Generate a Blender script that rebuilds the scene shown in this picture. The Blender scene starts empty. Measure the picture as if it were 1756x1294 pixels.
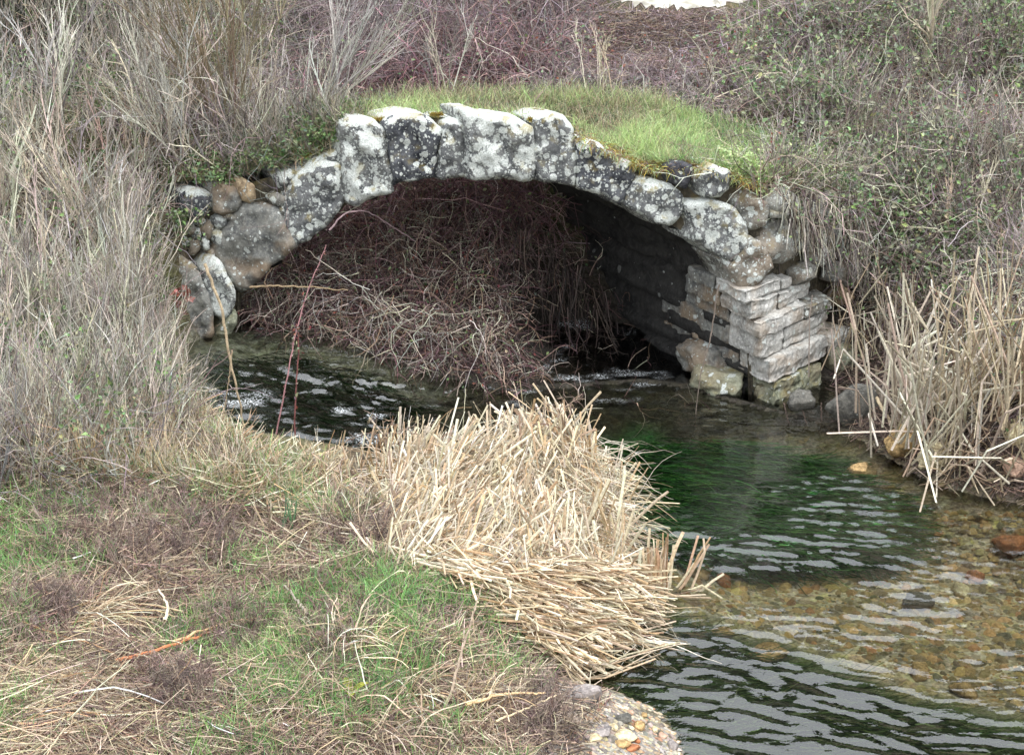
import bpy, bmesh, math, random
import numpy as np
from mathutils import Vector, noise
from mathutils.geometry import delaunay_2d_cdt

S = bpy.context.scene
COL = S.collection
rng = np.random.default_rng(7)
random.seed(7)
PI = math.pi

# ------------------------------------------------------------------ camera
CAM_H, PITCH, FPX = 5.0, math.radians(20.0), 3120.0
W0, H0 = 1756.0, 1294.0
cam_d = bpy.data.cameras.new('camera'); cam = bpy.data.objects.new('camera', cam_d); COL.objects.link(cam)
cam.location = (0, 0, CAM_H); cam.rotation_euler = (math.radians(90) - PITCH, 0, 0)
cam_d.sensor_width = 36.0; cam_d.lens = 36.0 * FPX / W0
cam_d.clip_start = 0.1; cam_d.clip_end = 2000
S.camera = cam

# ------------------------------------------------------------------ light
SUN_ELEV, SUN_AZ = math.radians(68), math.radians(140)      # azimuth clockwise from +Y: behind the camera, to its right
w = bpy.data.worlds.new('World'); S.world = w; w.use_nodes = True
wn = w.node_tree.nodes; wl = w.node_tree.links
sky = wn.new('ShaderNodeTexSky'); sky.sky_type = 'NISHITA'; sky.sun_disc = False
sky.sun_elevation = SUN_ELEV; sky.sun_rotation = SUN_AZ
sky.air_density = 1.0; sky.dust_density = 4.0; sky.ozone_density = 1.0
hs = wn.new('ShaderNodeHueSaturation'); hs.inputs['Saturation'].default_value = 0.28; hs.inputs['Value'].default_value = 1.0
veil = wn.new('ShaderNodeMix'); veil.data_type = 'RGBA'; veil.inputs[0].default_value = .74      # an even sheet of cloud over the sky
wtc = wn.new('ShaderNodeTexCoord'); wsp = wn.new('ShaderNodeSeparateXYZ'); wl.new(wtc.outputs['Generated'], wsp.inputs[0])   # brightest overhead, as an overcast is
wmr = wn.new('ShaderNodeMapRange'); wmr.inputs['To Min'].default_value = 2.9; wmr.inputs['To Max'].default_value = 8.6; wl.new(wsp.outputs['Z'], wmr.inputs['Value'])
wvs = wn.new('ShaderNodeVectorMath'); wvs.operation = 'SCALE'; wvs.inputs[0].default_value = (.965, 1.0, 1.05); wl.new(wmr.outputs[0], wvs.inputs['Scale']); wl.new(wvs.outputs[0], veil.inputs[7])
wl.new(sky.outputs[0], hs.inputs['Color']); wl.new(hs.outputs[0], veil.inputs[6]); wl.new(veil.outputs[2], wn['Background'].inputs['Color'])
wn['Background'].inputs['Strength'].default_value = 0.15
sun_d = bpy.data.lights.new('sun', 'SUN'); sun_d.energy = 0.7; sun_d.angle = math.radians(18); sun_d.color = (1, .98, .95)
sun = bpy.data.objects.new('sun', sun_d); COL.objects.link(sun)
sd = Vector((math.sin(SUN_AZ) * math.cos(SUN_ELEV), math.cos(SUN_AZ) * math.cos(SUN_ELEV), math.sin(SUN_ELEV)))
sun.rotation_euler = sd.to_track_quat('Z', 'Y').to_euler()
S.view_settings.view_transform = 'Standard'; S.view_settings.look = 'None'
S.view_settings.exposure = 1.36; S.view_settings.gamma = 1.0
S.cycles.max_bounces = 6; S.cycles.diffuse_bounces = 5; S.cycles.glossy_bounces = 3
S.cycles.transmission_bounces = 3; S.cycles.transparent_max_bounces = 8
S.cycles.caustics_reflective = False; S.cycles.caustics_refractive = False

# ------------------------------------------------------------------ small helpers
def lin(*c):
    """sRGB 0-255 -> linear"""
    c = np.array(c, float) / 255.0
    return np.where(c <= 0.04045, c / 12.92, ((c + 0.055) / 1.055) ** 2.4)

def smooth(x, a=0.0, b=1.0):
    t = np.clip((x - a) / (b - a), 0, 1)
    return t * t * (3 - 2 * t)

def norm(v):
    return v / np.maximum(np.linalg.norm(v, axis=-1, keepdims=True), 1e-9)

def rays(px, py):
    px = np.asarray(px, float); py = np.asarray(py, float)
    a = (px - W0 / 2) / FPX; b = -(py - H0 / 2) / FPX
    return np.stack([a, math.cos(PITCH) + b * math.sin(PITCH) + 0 * a, -math.sin(PITCH) + b * math.cos(PITCH) + 0 * a], -1)

C0 = np.array([0, 0, CAM_H])
def at_Y(px, py, Y):
    d = rays(px, py); return C0 + d * (np.asarray(Y) / d[..., 1])[..., None]

def at_z(px, py, z):
    d = rays(px, py); return C0 + d * ((np.asarray(z) - CAM_H) / d[..., 2])[..., None]

def to_px(p):
    q = np.asarray(p) - C0
    f = q[..., 1] * math.cos(PITCH) - q[..., 2] * math.sin(PITCH)
    u = q[..., 1] * math.sin(PITCH) + q[..., 2] * math.cos(PITCH)
    return W0 / 2 + q[..., 0] / f * FPX, H0 / 2 - u / f * FPX

# value noise on numpy arrays
_perm = np.random.default_rng(3).random((256, 256))
def vnoise(x, y, s=1.0, seed=0):
    x = np.asarray(x) * s + 37.1 * seed + 100; y = np.asarray(y) * s + 91.7 * seed + 100
    xi = np.floor(x).astype(int); yi = np.floor(y).astype(int)
    fx = x - xi; fy = y - yi
    fx = fx * fx * (3 - 2 * fx); fy = fy * fy * (3 - 2 * fy)
    g = lambda i, j: _perm[i % 256, j % 256]
    return (g(xi, yi) * (1 - fx) + g(xi + 1, yi) * fx) * (1 - fy) + (g(xi, yi + 1) * (1 - fx) + g(xi + 1, yi + 1) * fx) * fy

def fbm(x, y, s=1.0, seed=0, o=4):
    t = 0; a = 0.5; n = 0
    for i in range(o):
        t = t + a * vnoise(x, y, s * 2 ** i, seed + i * 7); n += a; a *= 0.5
    return t / n

# ------------------------------------------------------------------ objects
def tag(o, label=None, cat=None, group=None, kind=None):
    if label: o['label'] = label
    if cat: o['category'] = cat
    if group: o['group'] = group
    if kind: o['kind'] = kind
    return o

def empty(name, loc, label=None, cat=None, group=None):
    o = bpy.data.objects.new(name, None); COL.objects.link(o); o.location = loc; o.empty_display_size = 0.2
    return tag(o, label, cat, group)

def raw_mesh(name, V, F, C=None, mat=None, parent=None, shade=False):
    """V (n,3); F (m,4) or (m,3) int arrays (or a list of such); C (n,3) colours; V in world space (parent offset taken off)"""
    V = np.asarray(V, np.float32)
    if parent is not None: V = V - np.array(parent.location, np.float32)
    Fs = F if isinstance(F, list) else [F]
    Fs = [np.asarray(f, np.int32) for f in Fs if len(f)]
    me = bpy.data.meshes.new(name)
    me.vertices.add(len(V)); me.vertices.foreach_set('co', V.ravel())
    nl = sum(f.size for f in Fs); npoly = sum(len(f) for f in Fs)
    me.loops.add(nl); me.polygons.add(npoly)
    me.loops.foreach_set('vertex_index', np.concatenate([f.ravel() for f in Fs]))
    st = []; o = 0
    for f in Fs:
        st.append(o + np.arange(len(f)) * f.shape[1]); o += f.size
    me.polygons.foreach_set('loop_start', np.concatenate(st).astype(np.int32))
    me.polygons.foreach_set('use_smooth', np.full(npoly, bool(shade)))
    if C is not None:
        at = me.attributes.new('col', 'FLOAT_COLOR', 'POINT')
        c4 = np.ones((len(V), 4), np.float32); c4[:, :3] = C
        at.data.foreach_set('color', c4.ravel())
    me.update(calc_edges=True)
    if mat: me.materials.append(mat)
    ob = bpy.data.objects.new(name, me); COL.objects.link(ob)
    if parent is not None: ob.parent = parent
    return ob

class Soup:
    """collects strands, leaves and other quads, then links them as ONE mesh object"""
    def __init__(s): s.V = []; s.F = []; s.C = []; s.n = 0
    def add(s, V, F, C):
        s.V.append(V.astype(np.float32)); s.F.append((F + s.n).astype(np.int32)); s.C.append(np.broadcast_to(C, (len(V), 3)).astype(np.float32)); s.n += len(V)
    def strands(s, P, R, col, sides=3, flat=1.0, tip=0.35):
        """P (N,K,3) polylines, R (N,) radius at the base, col (N,3)"""
        N, K = P.shape[:2]
        if N == 0: return
        R = np.broadcast_to(np.asarray(R, float), (N,))
        T = np.empty_like(P); T[:, 1:-1] = P[:, 2:] - P[:, :-2]; T[:, 0] = P[:, 1] - P[:, 0]; T[:, -1] = P[:, -1] - P[:, -2]
        T = norm(T)
        ref = norm(rng.normal(size=(N, 1, 3)))
        a = norm(np.cross(T, np.broadcast_to(ref, T.shape))); b = np.cross(T, a)
        rr = R[:, None] * np.linspace(1, tip, K)[None]
        ang = np.arange(sides) * 2 * PI / sides
        if sides == 2:
            ring = np.stack([a, -a], 2)
        else:
            ring = a[:, :, None] * np.cos(ang)[None, None, :, None] + flat * b[:, :, None] * np.sin(ang)[None, None, :, None]
        V = P[:, :, None] + rr[:, :, None, None] * ring                       # N,K,s,3
        idx = np.arange(N * K * sides).reshape(N, K, sides)
        if sides == 2:
            F = np.stack([idx[:, :-1, 0], idx[:, :-1, 1], idx[:, 1:, 1], idx[:, 1:, 0]], -1).reshape(-1, 4)
        else:
            nx = np.roll(idx, -1, 2)
            F = np.stack([idx[:, :-1], nx[:, :-1], nx[:, 1:], idx[:, 1:]], -1).reshape(-1, 4)
        C = np.repeat(np.asarray(col).reshape(N, 1, 3), K * sides, 1).reshape(-1, 3)
        s.add(V.reshape(-1, 3), F, C)
    def leaves(s, P, size, col, up=0.5, fold=0.25, ratio=0.62):
        """small folded leaves, two quads each"""
        N = len(P)
        if N == 0: return
        n = norm(rng.normal(size=(N, 3)) + np.array([0, -0.3, up * 2]))
        t = norm(np.cross(n, rng.normal(size=(N, 3)))); b = np.cross(n, t)
        L = np.broadcast_to(np.asarray(size, float), (N,))[:, None]
        Wd = L * ratio * 0.5
        v = [P, P + t * L * 0.35 + b * Wd + n * L * fold * 0.4, P + t * L, P + t * L * 0.35 - b * Wd + n * L * fold * 0.4, P + t * L * 0.45 - n * L * 0.03]
        V = np.stack(v, 1).reshape(-1, 3)
        i = np.arange(N)[:, None] * 5
        F = np.concatenate([i + np.array([0, 4, 2, 1]), i + np.array([0, 3, 2, 4])], 0)
        C = np.repeat(np.asarray(col).reshape(N, 1, 3), 5, 1).reshape(-1, 3)
        s.add(V, F, C)
    def build(s, name, mat, parent=None):
        return raw_mesh(name, np.concatenate(s.V), np.concatenate(s.F), np.concatenate(s.C), mat, parent)

def grow(base, d0, L, K=5, curl=0.15, grav=0.0):
    """N polylines of K points that start at base along d0, wander by curl and sag by grav"""
    N = len(base)
    d = norm(np.asarray(d0, float)); P = np.empty((N, K, 3)); P[:, 0] = base
    st = (np.broadcast_to(np.asarray(L, float), (N,)) / (K - 1))[:, None]
    g = np.broadcast_to(np.asarray(grav, float), (N,))[:, None] * np.array([[0, 0, -1.0]])
    for k in range(1, K):
        d = norm(d + curl * rng.normal(size=(N, 3)) + g)
        P[:, k] = P[:, k - 1] + d * st
    return P

def branches(P, n, L, tmin=0.25, tmax=0.95, spread=0.6, K=4, curl=0.15, grav=0.0, up=0.2):
    """n twigs off each strand of P; returns polylines and the parents' indices"""
    N, Kp = P.shape[:2]
    i = np.repeat(np.arange(N), n); t = rng.uniform(tmin, tmax, len(i)) * (Kp - 1)
    k = np.minimum(t.astype(int), Kp - 2); f = (t - k)[:, None]
    b = P[i, k] * (1 - f) + P[i, k + 1] * f
    d = norm(norm(P[i, k + 1] - P[i, k]) + spread * rng.normal(size=(len(i), 3)) + np.array([0, 0, up]))
    LL = rng.uniform(0.5, 1.0, len(i)) * np.broadcast_to(np.asarray(L, float), (N,))[i]
    return grow(b, d, LL, K, curl, grav), i

def tint(base, n, var=0.15, hue=0.05):
    """n colours round one or several base colours"""
    base = np.atleast_2d(base); b = base[rng.integers(0, len(base), n)]
    return np.clip(b * np.exp(rng.normal(size=(n, 1)) * var) * np.exp(rng.normal(size=(n, 3)) * hue), 0.003, 0.85)

def in_poly(x, y, poly):
    poly = np.asarray(poly, float); r = np.zeros(np.shape(x), bool); j = len(poly) - 1
    for i in range(len(poly)):
        xi, yi = poly[i]; xj, yj = poly[j]
        c = ((yi > y) != (yj > y)) & (x < (xj - xi) * (y - yi) / (yj - yi + 1e-12) + xi)
        r ^= c; j = i
    return r

def sample_poly(poly, n):
    poly = np.asarray(poly, float); lo = poly.min(0); hi = poly.max(0); out = []
    m = 0
    while m < n:
        p = rng.uniform(lo, hi, (max(n, 64) * 2, 2)); p = p[in_poly(p[:, 0], p[:, 1], poly)]; out.append(p); m += len(p)
    return np.concatenate(out)[:n]

# ------------------------------------------------------------------ materials
def new_mat(name):
    m = bpy.data.materials.new(name); m.use_nodes = True
    return m, m.node_tree.nodes, m.node_tree.links, m.node_tree.nodes['Principled BSDF']

def strand_mat(name, rough=0.75, trans=0.0, spec=0.25):
    """colour of each stem or leaf from its mesh, mottled a little along its length"""
    m, n, l, b = new_mat(name)
    a = n.new('ShaderNodeAttribute'); a.attribute_name = 'col'
    tx = n.new('ShaderNodeTexNoise'); tx.inputs['Scale'].default_value = 60; tx.inputs['Detail'].default_value = 3
    tc = n.new('ShaderNodeTexCoord'); l.new(tc.outputs['Object'], tx.inputs['Vector'])
    mp = n.new('ShaderNodeMapRange'); mp.inputs['From Min'].default_value = .3; mp.inputs['From Max'].default_value = .7
    mp.inputs['To Min'].default_value = .72; mp.inputs['To Max'].default_value = 1.25
    l.new(tx.outputs['Fac'], mp.inputs['Value'])
    mx = n.new('ShaderNodeVectorMath'); mx.operation = 'SCALE'
    l.new(a.outputs['Color'], mx.inputs[0]); l.new(mp.outputs[0], mx.inputs['Scale'])
    l.new(mx.outputs[0], b.inputs['Base Color'])
    b.inputs['Roughness'].default_value = rough; b.inputs['Specular IOR Level'].default_value = spec
    if trans > 0:
        t = n.new('ShaderNodeBsdfTranslucent'); l.new(mx.outputs[0], t.inputs['Color'])
        ms = n.new('ShaderNodeMixShader'); ms.inputs[0].default_value = trans
        l.new(b.outputs[0], ms.inputs[1]); l.new(t.outputs[0], ms.inputs[2]); l.new(ms.outputs[0], n['Material Output'].inputs['Surface'])
    return m

M_TWIG = strand_mat('dry_twig', .8)
M_STRAW = strand_mat('dead_reed', .65, .12)
M_LEAF = strand_mat('green_leaf', .5, .25, .4)
M_GRASS = strand_mat('grass_blade', .6, .3)

def stone_mat(name, lichen=0.5, base=(.20, .205, .20), dark=(.06, .065, .07), moss=0.0, warm=0.0, wet=0.0, scale=1.0, top=0.0):
    """weathered stone: mottled grey, dark weather stain, round pale crustose lichen, yellow moss on top"""
    m, n, l, b = new_mat(name)
    tc = n.new('ShaderNodeTexCoord'); geo = n.new('ShaderNodeNewGeometry')
    def noi(sc, det=5, rough=.6, off=0.0):
        mpn = n.new('ShaderNodeMapping'); mpn.inputs['Location'].default_value = (off, off * 1.7, off * .6)
        l.new(tc.outputs['Object'], mpn.inputs['Vector'])
        t = n.new('ShaderNodeTexNoise'); t.inputs['Scale'].default_value = sc; t.inputs['Detail'].default_value = det; t.inputs['Roughness'].default_value = rough
        l.new(mpn.outputs[0], t.inputs['Vector']); return t
    def ramp(src, a, bb, ca=0.0, cb=1.0):
        r = n.new('ShaderNodeMapRange'); r.interpolation_type = 'SMOOTHSTEP'; r.inputs['From Min'].default_value = a; r.inputs['From Max'].default_value = bb
        r.inputs['To Min'].default_value = ca; r.inputs['To Max'].default_value = cb; l.new(src, r.inputs['Value']); return r.outputs[0]
    def mix(fac, a, bb):
        x = n.new('ShaderNodeMix'); x.data_type = 'RGBA'
        if isinstance(fac, float): x.inputs[0].default_value = fac
        else: l.new(fac, x.inputs[0])
        for s, v in ((6, a), (7, bb)):
            if isinstance(v, tuple): x.inputs[s].default_value = (*v, 1)
            else: l.new(v, x.inputs[s])
        return x.outputs[2]
    def math_(op, a, bb):
        x = n.new('ShaderNodeMath'); x.operation = op; x.use_clamp = op in ('ADD', 'MULTIPLY')
        for s, v in ((0, a), (1, bb)):
            if isinstance(v, (int, float)): x.inputs[s].default_value = v
            else: l.new(v, x.inputs[s])
        return x.outputs[0]
    n1 = noi(7 * scale); n2 = noi(38 * scale, 6, .7, 3.1); n3 = noi(3.2 * scale, 3, .5, 9.3)
    c = mix(ramp(n1.outputs['Fac'], .34, .62), dark, base)
    c = mix(ramp(n2.outputs['Fac'], .42, .72, 0, .7), c, tuple(min(1, x * 1.9) for x in base))
    if warm: c = mix(math_('MULTIPLY', ramp(n3.outputs['Fac'], .45, .62), warm), c, (.30, .20, .11))
    # lichen: large thalli and small spots with ragged rims
    dist = noi(22 * scale, 4, .6, 5.5)
    vadd = n.new('ShaderNodeVectorMath'); vadd.operation = 'MULTIPLY_ADD'
    l.new(dist.outputs['Color'], vadd.inputs[0]); vadd.inputs[1].default_value = (.035, .035, .035); l.new(tc.outputs['Object'], vadd.inputs[2])
    spots = None
    for sc, rad, thr in ((13 * scale, .42, .50), (26 * scale, .40, .52), (48 * scale, .36, .56)):
        v = n.new('ShaderNodeTexVoronoi'); v.inputs['Scale'].default_value = sc; v.inputs['Randomness'].default_value = 1.0
        l.new(vadd.outputs[0], v.inputs['Vector'])
        disc = ramp(v.outputs['Distance'], rad, rad - .05)
        sep = n.new('ShaderNodeSeparateColor'); l.new(v.outputs['Color'], sep.inputs[0])
        keep = ramp(sep.outputs[0], 1 - lichen * .8 - .02, 1 - lichen * .8 + .02)
        sp = math_('MULTIPLY', disc, keep)
        spots = sp if spots is None else math_('MAXIMUM', spots, sp)
    big = noi(5.5 * scale, 6, .68, 1.7)
    sepn = n.new('ShaderNodeSeparateXYZ'); l.new(geo.outputs['Normal'], sepn.inputs[0])
    upf = math_('MULTIPLY', ramp(sepn.outputs['Z'], .1, .75), top)
    sheet = ramp(math_('ADD', math_('MULTIPLY', big.outputs['Fac'], 1.0), math_('MULTIPLY', upf, .19)), .70 - lichen * .22, .73 - lichen * .22)
    lic = math_('MAXIMUM', spots, math_('MULTIPLY', sheet, 1.0 if lichen > .05 else 0.0))
    n5 = noi(90 * scale, 3, .6, 7.7)
    lcol = mix(ramp(n5.outputs['Fac'], .35, .65), (.42, .45, .42), (.70, .73, .70))
    c = mix(lic, c, lcol)
    if moss:
        n6 = noi(9 * scale, 5, .6, 2.2)
        mf = math_('MULTIPLY', ramp(n6.outputs['Fac'], .5, .62), ramp(sepn.outputs['Z'], -.1, .5))
        c = mix(math_('MULTIPLY', mf, moss), c, (.25, .19, .035))
    l.new(c, b.inputs['Base Color'])
    b.inputs['Roughness'].default_value = .85 - .5 * wet; b.inputs['Specular IOR Level'].default_value = .3
    h = math_('ADD', math_('MULTIPLY', n2.outputs['Fac'], .6), math_('MULTIPLY', lic, .35))
    bp = n.new('ShaderNodeBump'); bp.inputs['Strength'].default_value = .8; bp.inputs['Distance'].default_value = .02
    l.new(h, bp.inputs['Height']); l.new(bp.outputs[0], b.inputs['Normal'])
    return m

# ------------------------------------------------------------------ lie of the land
def wz(x, y):
    """level of the water: a short riffle drops it from the upper pool to the lower one"""
    return 0.28 * smooth(-0.55 * x + 0.83 * y, 10.9, 13.0)

def on_water(px, py):
    z = np.zeros(np.shape(px))
    for _ in range(15):
        p = at_z(px, py, z); z = wz(p[..., 0], p[..., 1])
    return p

_near = [(398, 548), (368, 574), (322, 592), (328, 640), (348, 690), (385, 735), (440, 772), (520, 796), (610, 800), (720, 812), (850, 842), (960, 872),
         (1030, 915), (1062, 965), (1120, 1015), (1160, 1022), (1110, 1050), (1050, 1095), (1020, 1140), (1000, 1166), (1075, 1188), (1130, 1212), (1160, 1255), (1178, 1300), (1190, 1400)]
_far = [(425, 550), (480, 563), (560, 583), (640, 608), (720, 634), (800, 658), (900, 672), (1000, 662), (1100, 655), (1190, 668), (1260, 690), (1330, 708), (1400, 724), (1462, 748),
        (1520, 785), (1600, 832), (1680, 852), (1756, 868), (1860, 900)]
nw = on_water(*np.array(_near, float).T)[:, :2]; fw = on_water(*np.array(_far, float).T)[:, :2]
NEAR = np.concatenate([[(-14, 27), (-8.5, 21.5), (-5.0, 17.6), (-3.2, 15.6)], nw, [(1.3, 5.5), (1.5, -6)]])
FAR = np.concatenate([[(-12, 28.5), (-6.6, 22), (-3.3, 17.4), (-2.2, 15.0)], fw, [(5.6, 9.2), (7.5, 6), (9, -6)]])
STREAM = np.concatenate([NEAR, FAR[::-1]])

def dist_line(x, y, line):
    d = np.full(np.shape(x), 1e9)
    for (ax, ay), (bx, by) in zip(line[:-1], line[1:]):
        vx, vy = bx - ax, by - ay
        t = np.clip(((x - ax) * vx + (y - ay) * vy) / (vx * vx + vy * vy), 0, 1)
        d = np.minimum(d, np.hypot(x - ax - t * vx, y - ay - t * vy))
    return d

CTRL = np.array([  # x, y, height of the land, width of the bank
    (-2.5, 7.5, .45, 1.5), (0, 7.3, .30, 1.0), (-2.5, 9.5, .45, 1.2), (-4.2, 9, .5, 1.2), (-1, 9.5, .35, 1.0), (-3.5, 11, .6, 1.0), (-2.4, 11.6, .45, .7), (.3, 10.4, .3, .6), (-.5, 11.2, .35, .6),
    (-4.5, 12.5, .9, .9), (-3.5, 13.2, .95, .5), (-3.3, 14.0, 1.25, .35), (-5, 14, 1.6, .8), (-8, 12, 1.6, 1), (-8, 8, .8, 1), (-8, 15, 2.1, 1),
    (-3.6, 15.2, 1.9, .5), (-6, 17, 2.2, 1.5), (-3, 19, 2.5, 2.2), (0, 17, 1.9, 2.6), (3, 17, 2.35, 2.6), (0, 19, 2.6, 3), (3, 19, 2.75, 3), (-1.5, 18, 2.4, 3), (1.5, 18, 2.45, 3), (4.5, 18, 2.6, 3), (6, 16, 2.3, 2),
    (-8, 20, 2.8, 2), (8, 19, 3, 2), (0, 22.5, 9, 3), (0, 26, 14, 3), (-7, 23.5, 10, 3), (7, 23.5, 10, 3), (-7, 28, 14, 3), (7, 28, 14, 3), (-15, 27, 13, 3), (15, 27, 13, 3), (0, 60, 18, 3), (-60, 40, 15, 3), (60, 40, 15, 3), (0, 150, 20, 3),  # steep hill out of view, raised to darken the water's reflections
    (3.5, 14.3, 1.4, .4), (3.9, 14.7, 1.8, .5), (4.2, 13, 1.2, .7), (4.6, 11.9, .8, .8), (5, 10.5, .8, .8), (6, 12.5, 1.3, 1), (8, 8, .9, 1), (7, 14, 1.9, 1),
    (-.2, 14.6, .70, 1.1), (.5, 14.5, -.02, 1.1), (1.4, 16.3, 1.95, 1.0), (2.6, 15.6, 1.95, .8), (.7, 13.7, -.16, .6), (-1, 15.4, .95, 1.6), (1.5, 14.0, -.16, .8), (2.3, 13.3, -.16, .5), (2.75, 13.6, -.05, .5), (2.1, 13.0, -.2, .5), (1.0, 14.1, -.18, .6), (2.9, 13.1, .12, .5), (3.0, 12.6, .3, .5), (3.1, 13.9, .6, .4)])

def land(x, y):
    x = np.asarray(x, float); y = np.asarray(y, float)
    sw = 0; sh = 0; sb = 0
    for cx, cy, ch, cb in CTRL:
        q = 1 / ((x - cx) ** 2 + (y - cy) ** 2 + .05) ** 1.7
        sw = sw + q; sh = sh + q * ch; sb = sb + q * cb
    return sh / sw, sb / sw

def terrain(x, y):
    """ground height, and how far outside (+) or inside (-) the stream"""
    x = np.asarray(x, float); y = np.asarray(y, float)
    inside = in_poly(x, y, STREAM)
    d = np.minimum(dist_line(x, y, NEAR), dist_line(x, y, FAR))
    L, b = land(x, y); z = wz(x, y)
    lump = (fbm(x, y, 1.3, 1) - .5) * .22 + (fbm(x, y, 5, 2, 3) - .5) * .07
    out = z + (L + lump - z) * smooth(d, -.25 * b, b) - .156 * (L + lump - z) * (1 - smooth(d, 0, b)) + .015
    bed = z - .03 - .2 * smooth(d, 0, .8) + (fbm(x, y, 4, 5) - .5) * .07 * smooth(d, .05, .4)
    return np.where(inside, bed, out), np.where(inside, -d, d)

def axis(lo, hi, st, far):
    a = np.arange(lo, hi + 1e-6, st)
    e = np.array([.4, 1, 2, 4, 8, 16, 32, 64, 128, 200])
    e = e[e < far]
    return np.concatenate([lo - e[::-1], a, hi + e])

GX = axis(-7.5, 7.0, .05, 300); GY = axis(5.0, 22.0, .05, 300)
gx, gy = np.meshgrid(GX, GY, indexing='ij')
GZ, GD = terrain(gx, gy)

# ------------------------------------------------------------------ where the bridge stands
A_ = at_Y(400, 490, 14.1); B_ = at_Y(1270, 497, 13.3)
FDIR = np.array([B_[0] - A_[0], B_[1] - A_[1], 0]); FDIR /= np.linalg.norm(FDIR)
FNOR = np.array([FDIR[1], -FDIR[0], 0])                    # out of the face, towards the lower stream
BAR = np.array([-.50, .866, 0])                            # the way the barrel runs
def blen(s):
    """the barrel is cut on the skew: short on the left, long on the right"""
    return np.interp(s, [-.2, 1.6, 4.5], [.75, 1.0, 2.75])
def at_face(px, py, off=0.0):
    """point of the bridge's front plane (moved out by off) seen there"""
    d = rays(px, py); q = A_ + FNOR * off
    t = ((q - C0) @ FNOR) / (d @ FNOR)
    return C0 + d * t[..., None]
# on the right the wall turns back up the bank as a wing
WDIR = np.array([.67, .742, 0]); WNOR = np.array([.742, -.67, 0]); PXC = 1296
_c = at_Y(PXC, 500, 13.16); SC = float((_c - A_) @ FDIR); WQ = A_ + FDIR * SC
def at_wing(px, py, off=0.0):
    d = rays(px, py); t = ((WQ + WNOR * off - C0) @ WNOR) / (d @ WNOR)
    return C0 + d * t[..., None]
def along(ss):
    """plan of the wall, straight along the face and then along the wing"""
    ss = np.asarray(ss, float)
    return (A_ + np.minimum(ss, SC)[:, None] * FDIR + np.maximum(ss - SC, 0)[:, None] * WDIR) * np.array([1, 1, 0])

TOPLINE = np.array([(250, 352), (311, 332), (363, 322), (420, 308), (470, 292), (520, 280), (565, 258), (590, 214), (660, 206), (730, 198), (792, 192), (848, 200), (910, 204),
                    (960, 202), (985, 226), (1000, 243), (1056, 264), (1110, 288), (1190, 288), (1250, 296), (1296, 320), (1330, 322), (1420, 330), (1500, 345), (1560, 350)], float)
ARCH = np.array([(404, 640), (406, 540), (413, 497), (431, 488), (452, 464), (473, 446), (493, 432), (521, 411), (556, 387), (594, 350), (611, 348), (639, 333), (674, 317), (750, 303), (834, 304), (876, 303),
                 (938, 307), (987, 315), (1022, 329), (1060, 345), (1125, 376), (1172, 402), (1228, 436), (1255, 468), (1268, 500), (1276, 540), (1280, 600), (1283, 700), (1284, 780)], float)
tp = at_face(TOPLINE[:, 0], TOPLINE[:, 1]); tq = at_wing(TOPLINE[:, 0], TOPLINE[:, 1])
_wing = TOPLINE[:, 0] > PXC
TS = np.where(_wing, SC + (tq - WQ) @ WDIR, (tp - A_) @ FDIR); TZ = np.where(_wing, tq[:, 2], tp[:, 2])
BACKZ = 2.03
def deck(x, y):
    """height of the deck over the bridge, nan off it"""
    q0 = np.asarray(x, float) - A_[0]; q1 = np.asarray(y, float) - A_[1]
    det = FDIR[0] * BAR[1] - FDIR[1] * BAR[0]
    s = (q0 * BAR[1] - q1 * BAR[0]) / det; t = (FDIR[0] * q1 - FDIR[1] * q0) / det
    w0 = np.asarray(x, float) - WQ[0]; w1 = np.asarray(y, float) - WQ[1]; dw = WDIR[0] * BAR[1] - WDIR[1] * BAR[0]
    s2 = (w0 * BAR[1] - w1 * BAR[0]) / dw; t2 = (WDIR[0] * w1 - WDIR[1] * w0) / dw
    s, t = np.where(s > SC, SC + s2, s), np.where(s > SC, t2, t)
    z = np.interp(s, TS, TZ); k = smooth(t / blen(s), -.15, .9)
    z = z * (1 - k) + BACKZ * k + (fbm(x, y, 3, 4) - .5) * .05
    return np.where((t > .02) & (t < blen(s) + .1) & (s > TS[0]) & (s < TS[-1]), z, np.nan)

dk = deck(gx, gy)
GTOP = np.where(np.isnan(dk), GZ, np.maximum(GZ, dk))

def lookup(G, x, y):
    i = np.clip(np.searchsorted(GX, x) - 1, 0, len(GX) - 2); j = np.clip(np.searchsorted(GY, y) - 1, 0, len(GY) - 2)
    fx = np.clip((x - GX[i]) / (GX[i + 1] - GX[i]), 0, 1); fy = np.clip((y - GY[j]) / (GY[j + 1] - GY[j]), 0, 1)
    return (G[i, j] * (1 - fx) + G[i + 1, j] * fx) * (1 - fy) + (G[i, j + 1] * (1 - fx) + G[i + 1, j + 1] * fx) * fy

def on_ground(px, py, G=None, y0=5.5):
    """where the sight line through (px, py) comes down on the ground (or on the bridge deck)"""
    G = GTOP if G is None else G
    d = rays(px, py); d = d / d[..., 1:2]
    Y = np.full(np.shape(px), y0, float); hit = np.zeros(np.shape(px), bool)
    for k in range(420):
        p = C0 + d * Y[..., None]
        hit |= p[..., 2] <= lookup(G, p[..., 0], p[..., 1])
        Y = np.where(hit, Y, Y + .04)
    p = C0 + d * Y[..., None]
    p[..., 2] = lookup(G, p[..., 0], p[..., 1])
    return p

def scatter(poly_px, n, G=None, y0=5.5):
    s = sample_poly(poly_px, n); return on_ground(s[:, 0], s[:, 1], G, y0)

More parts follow.
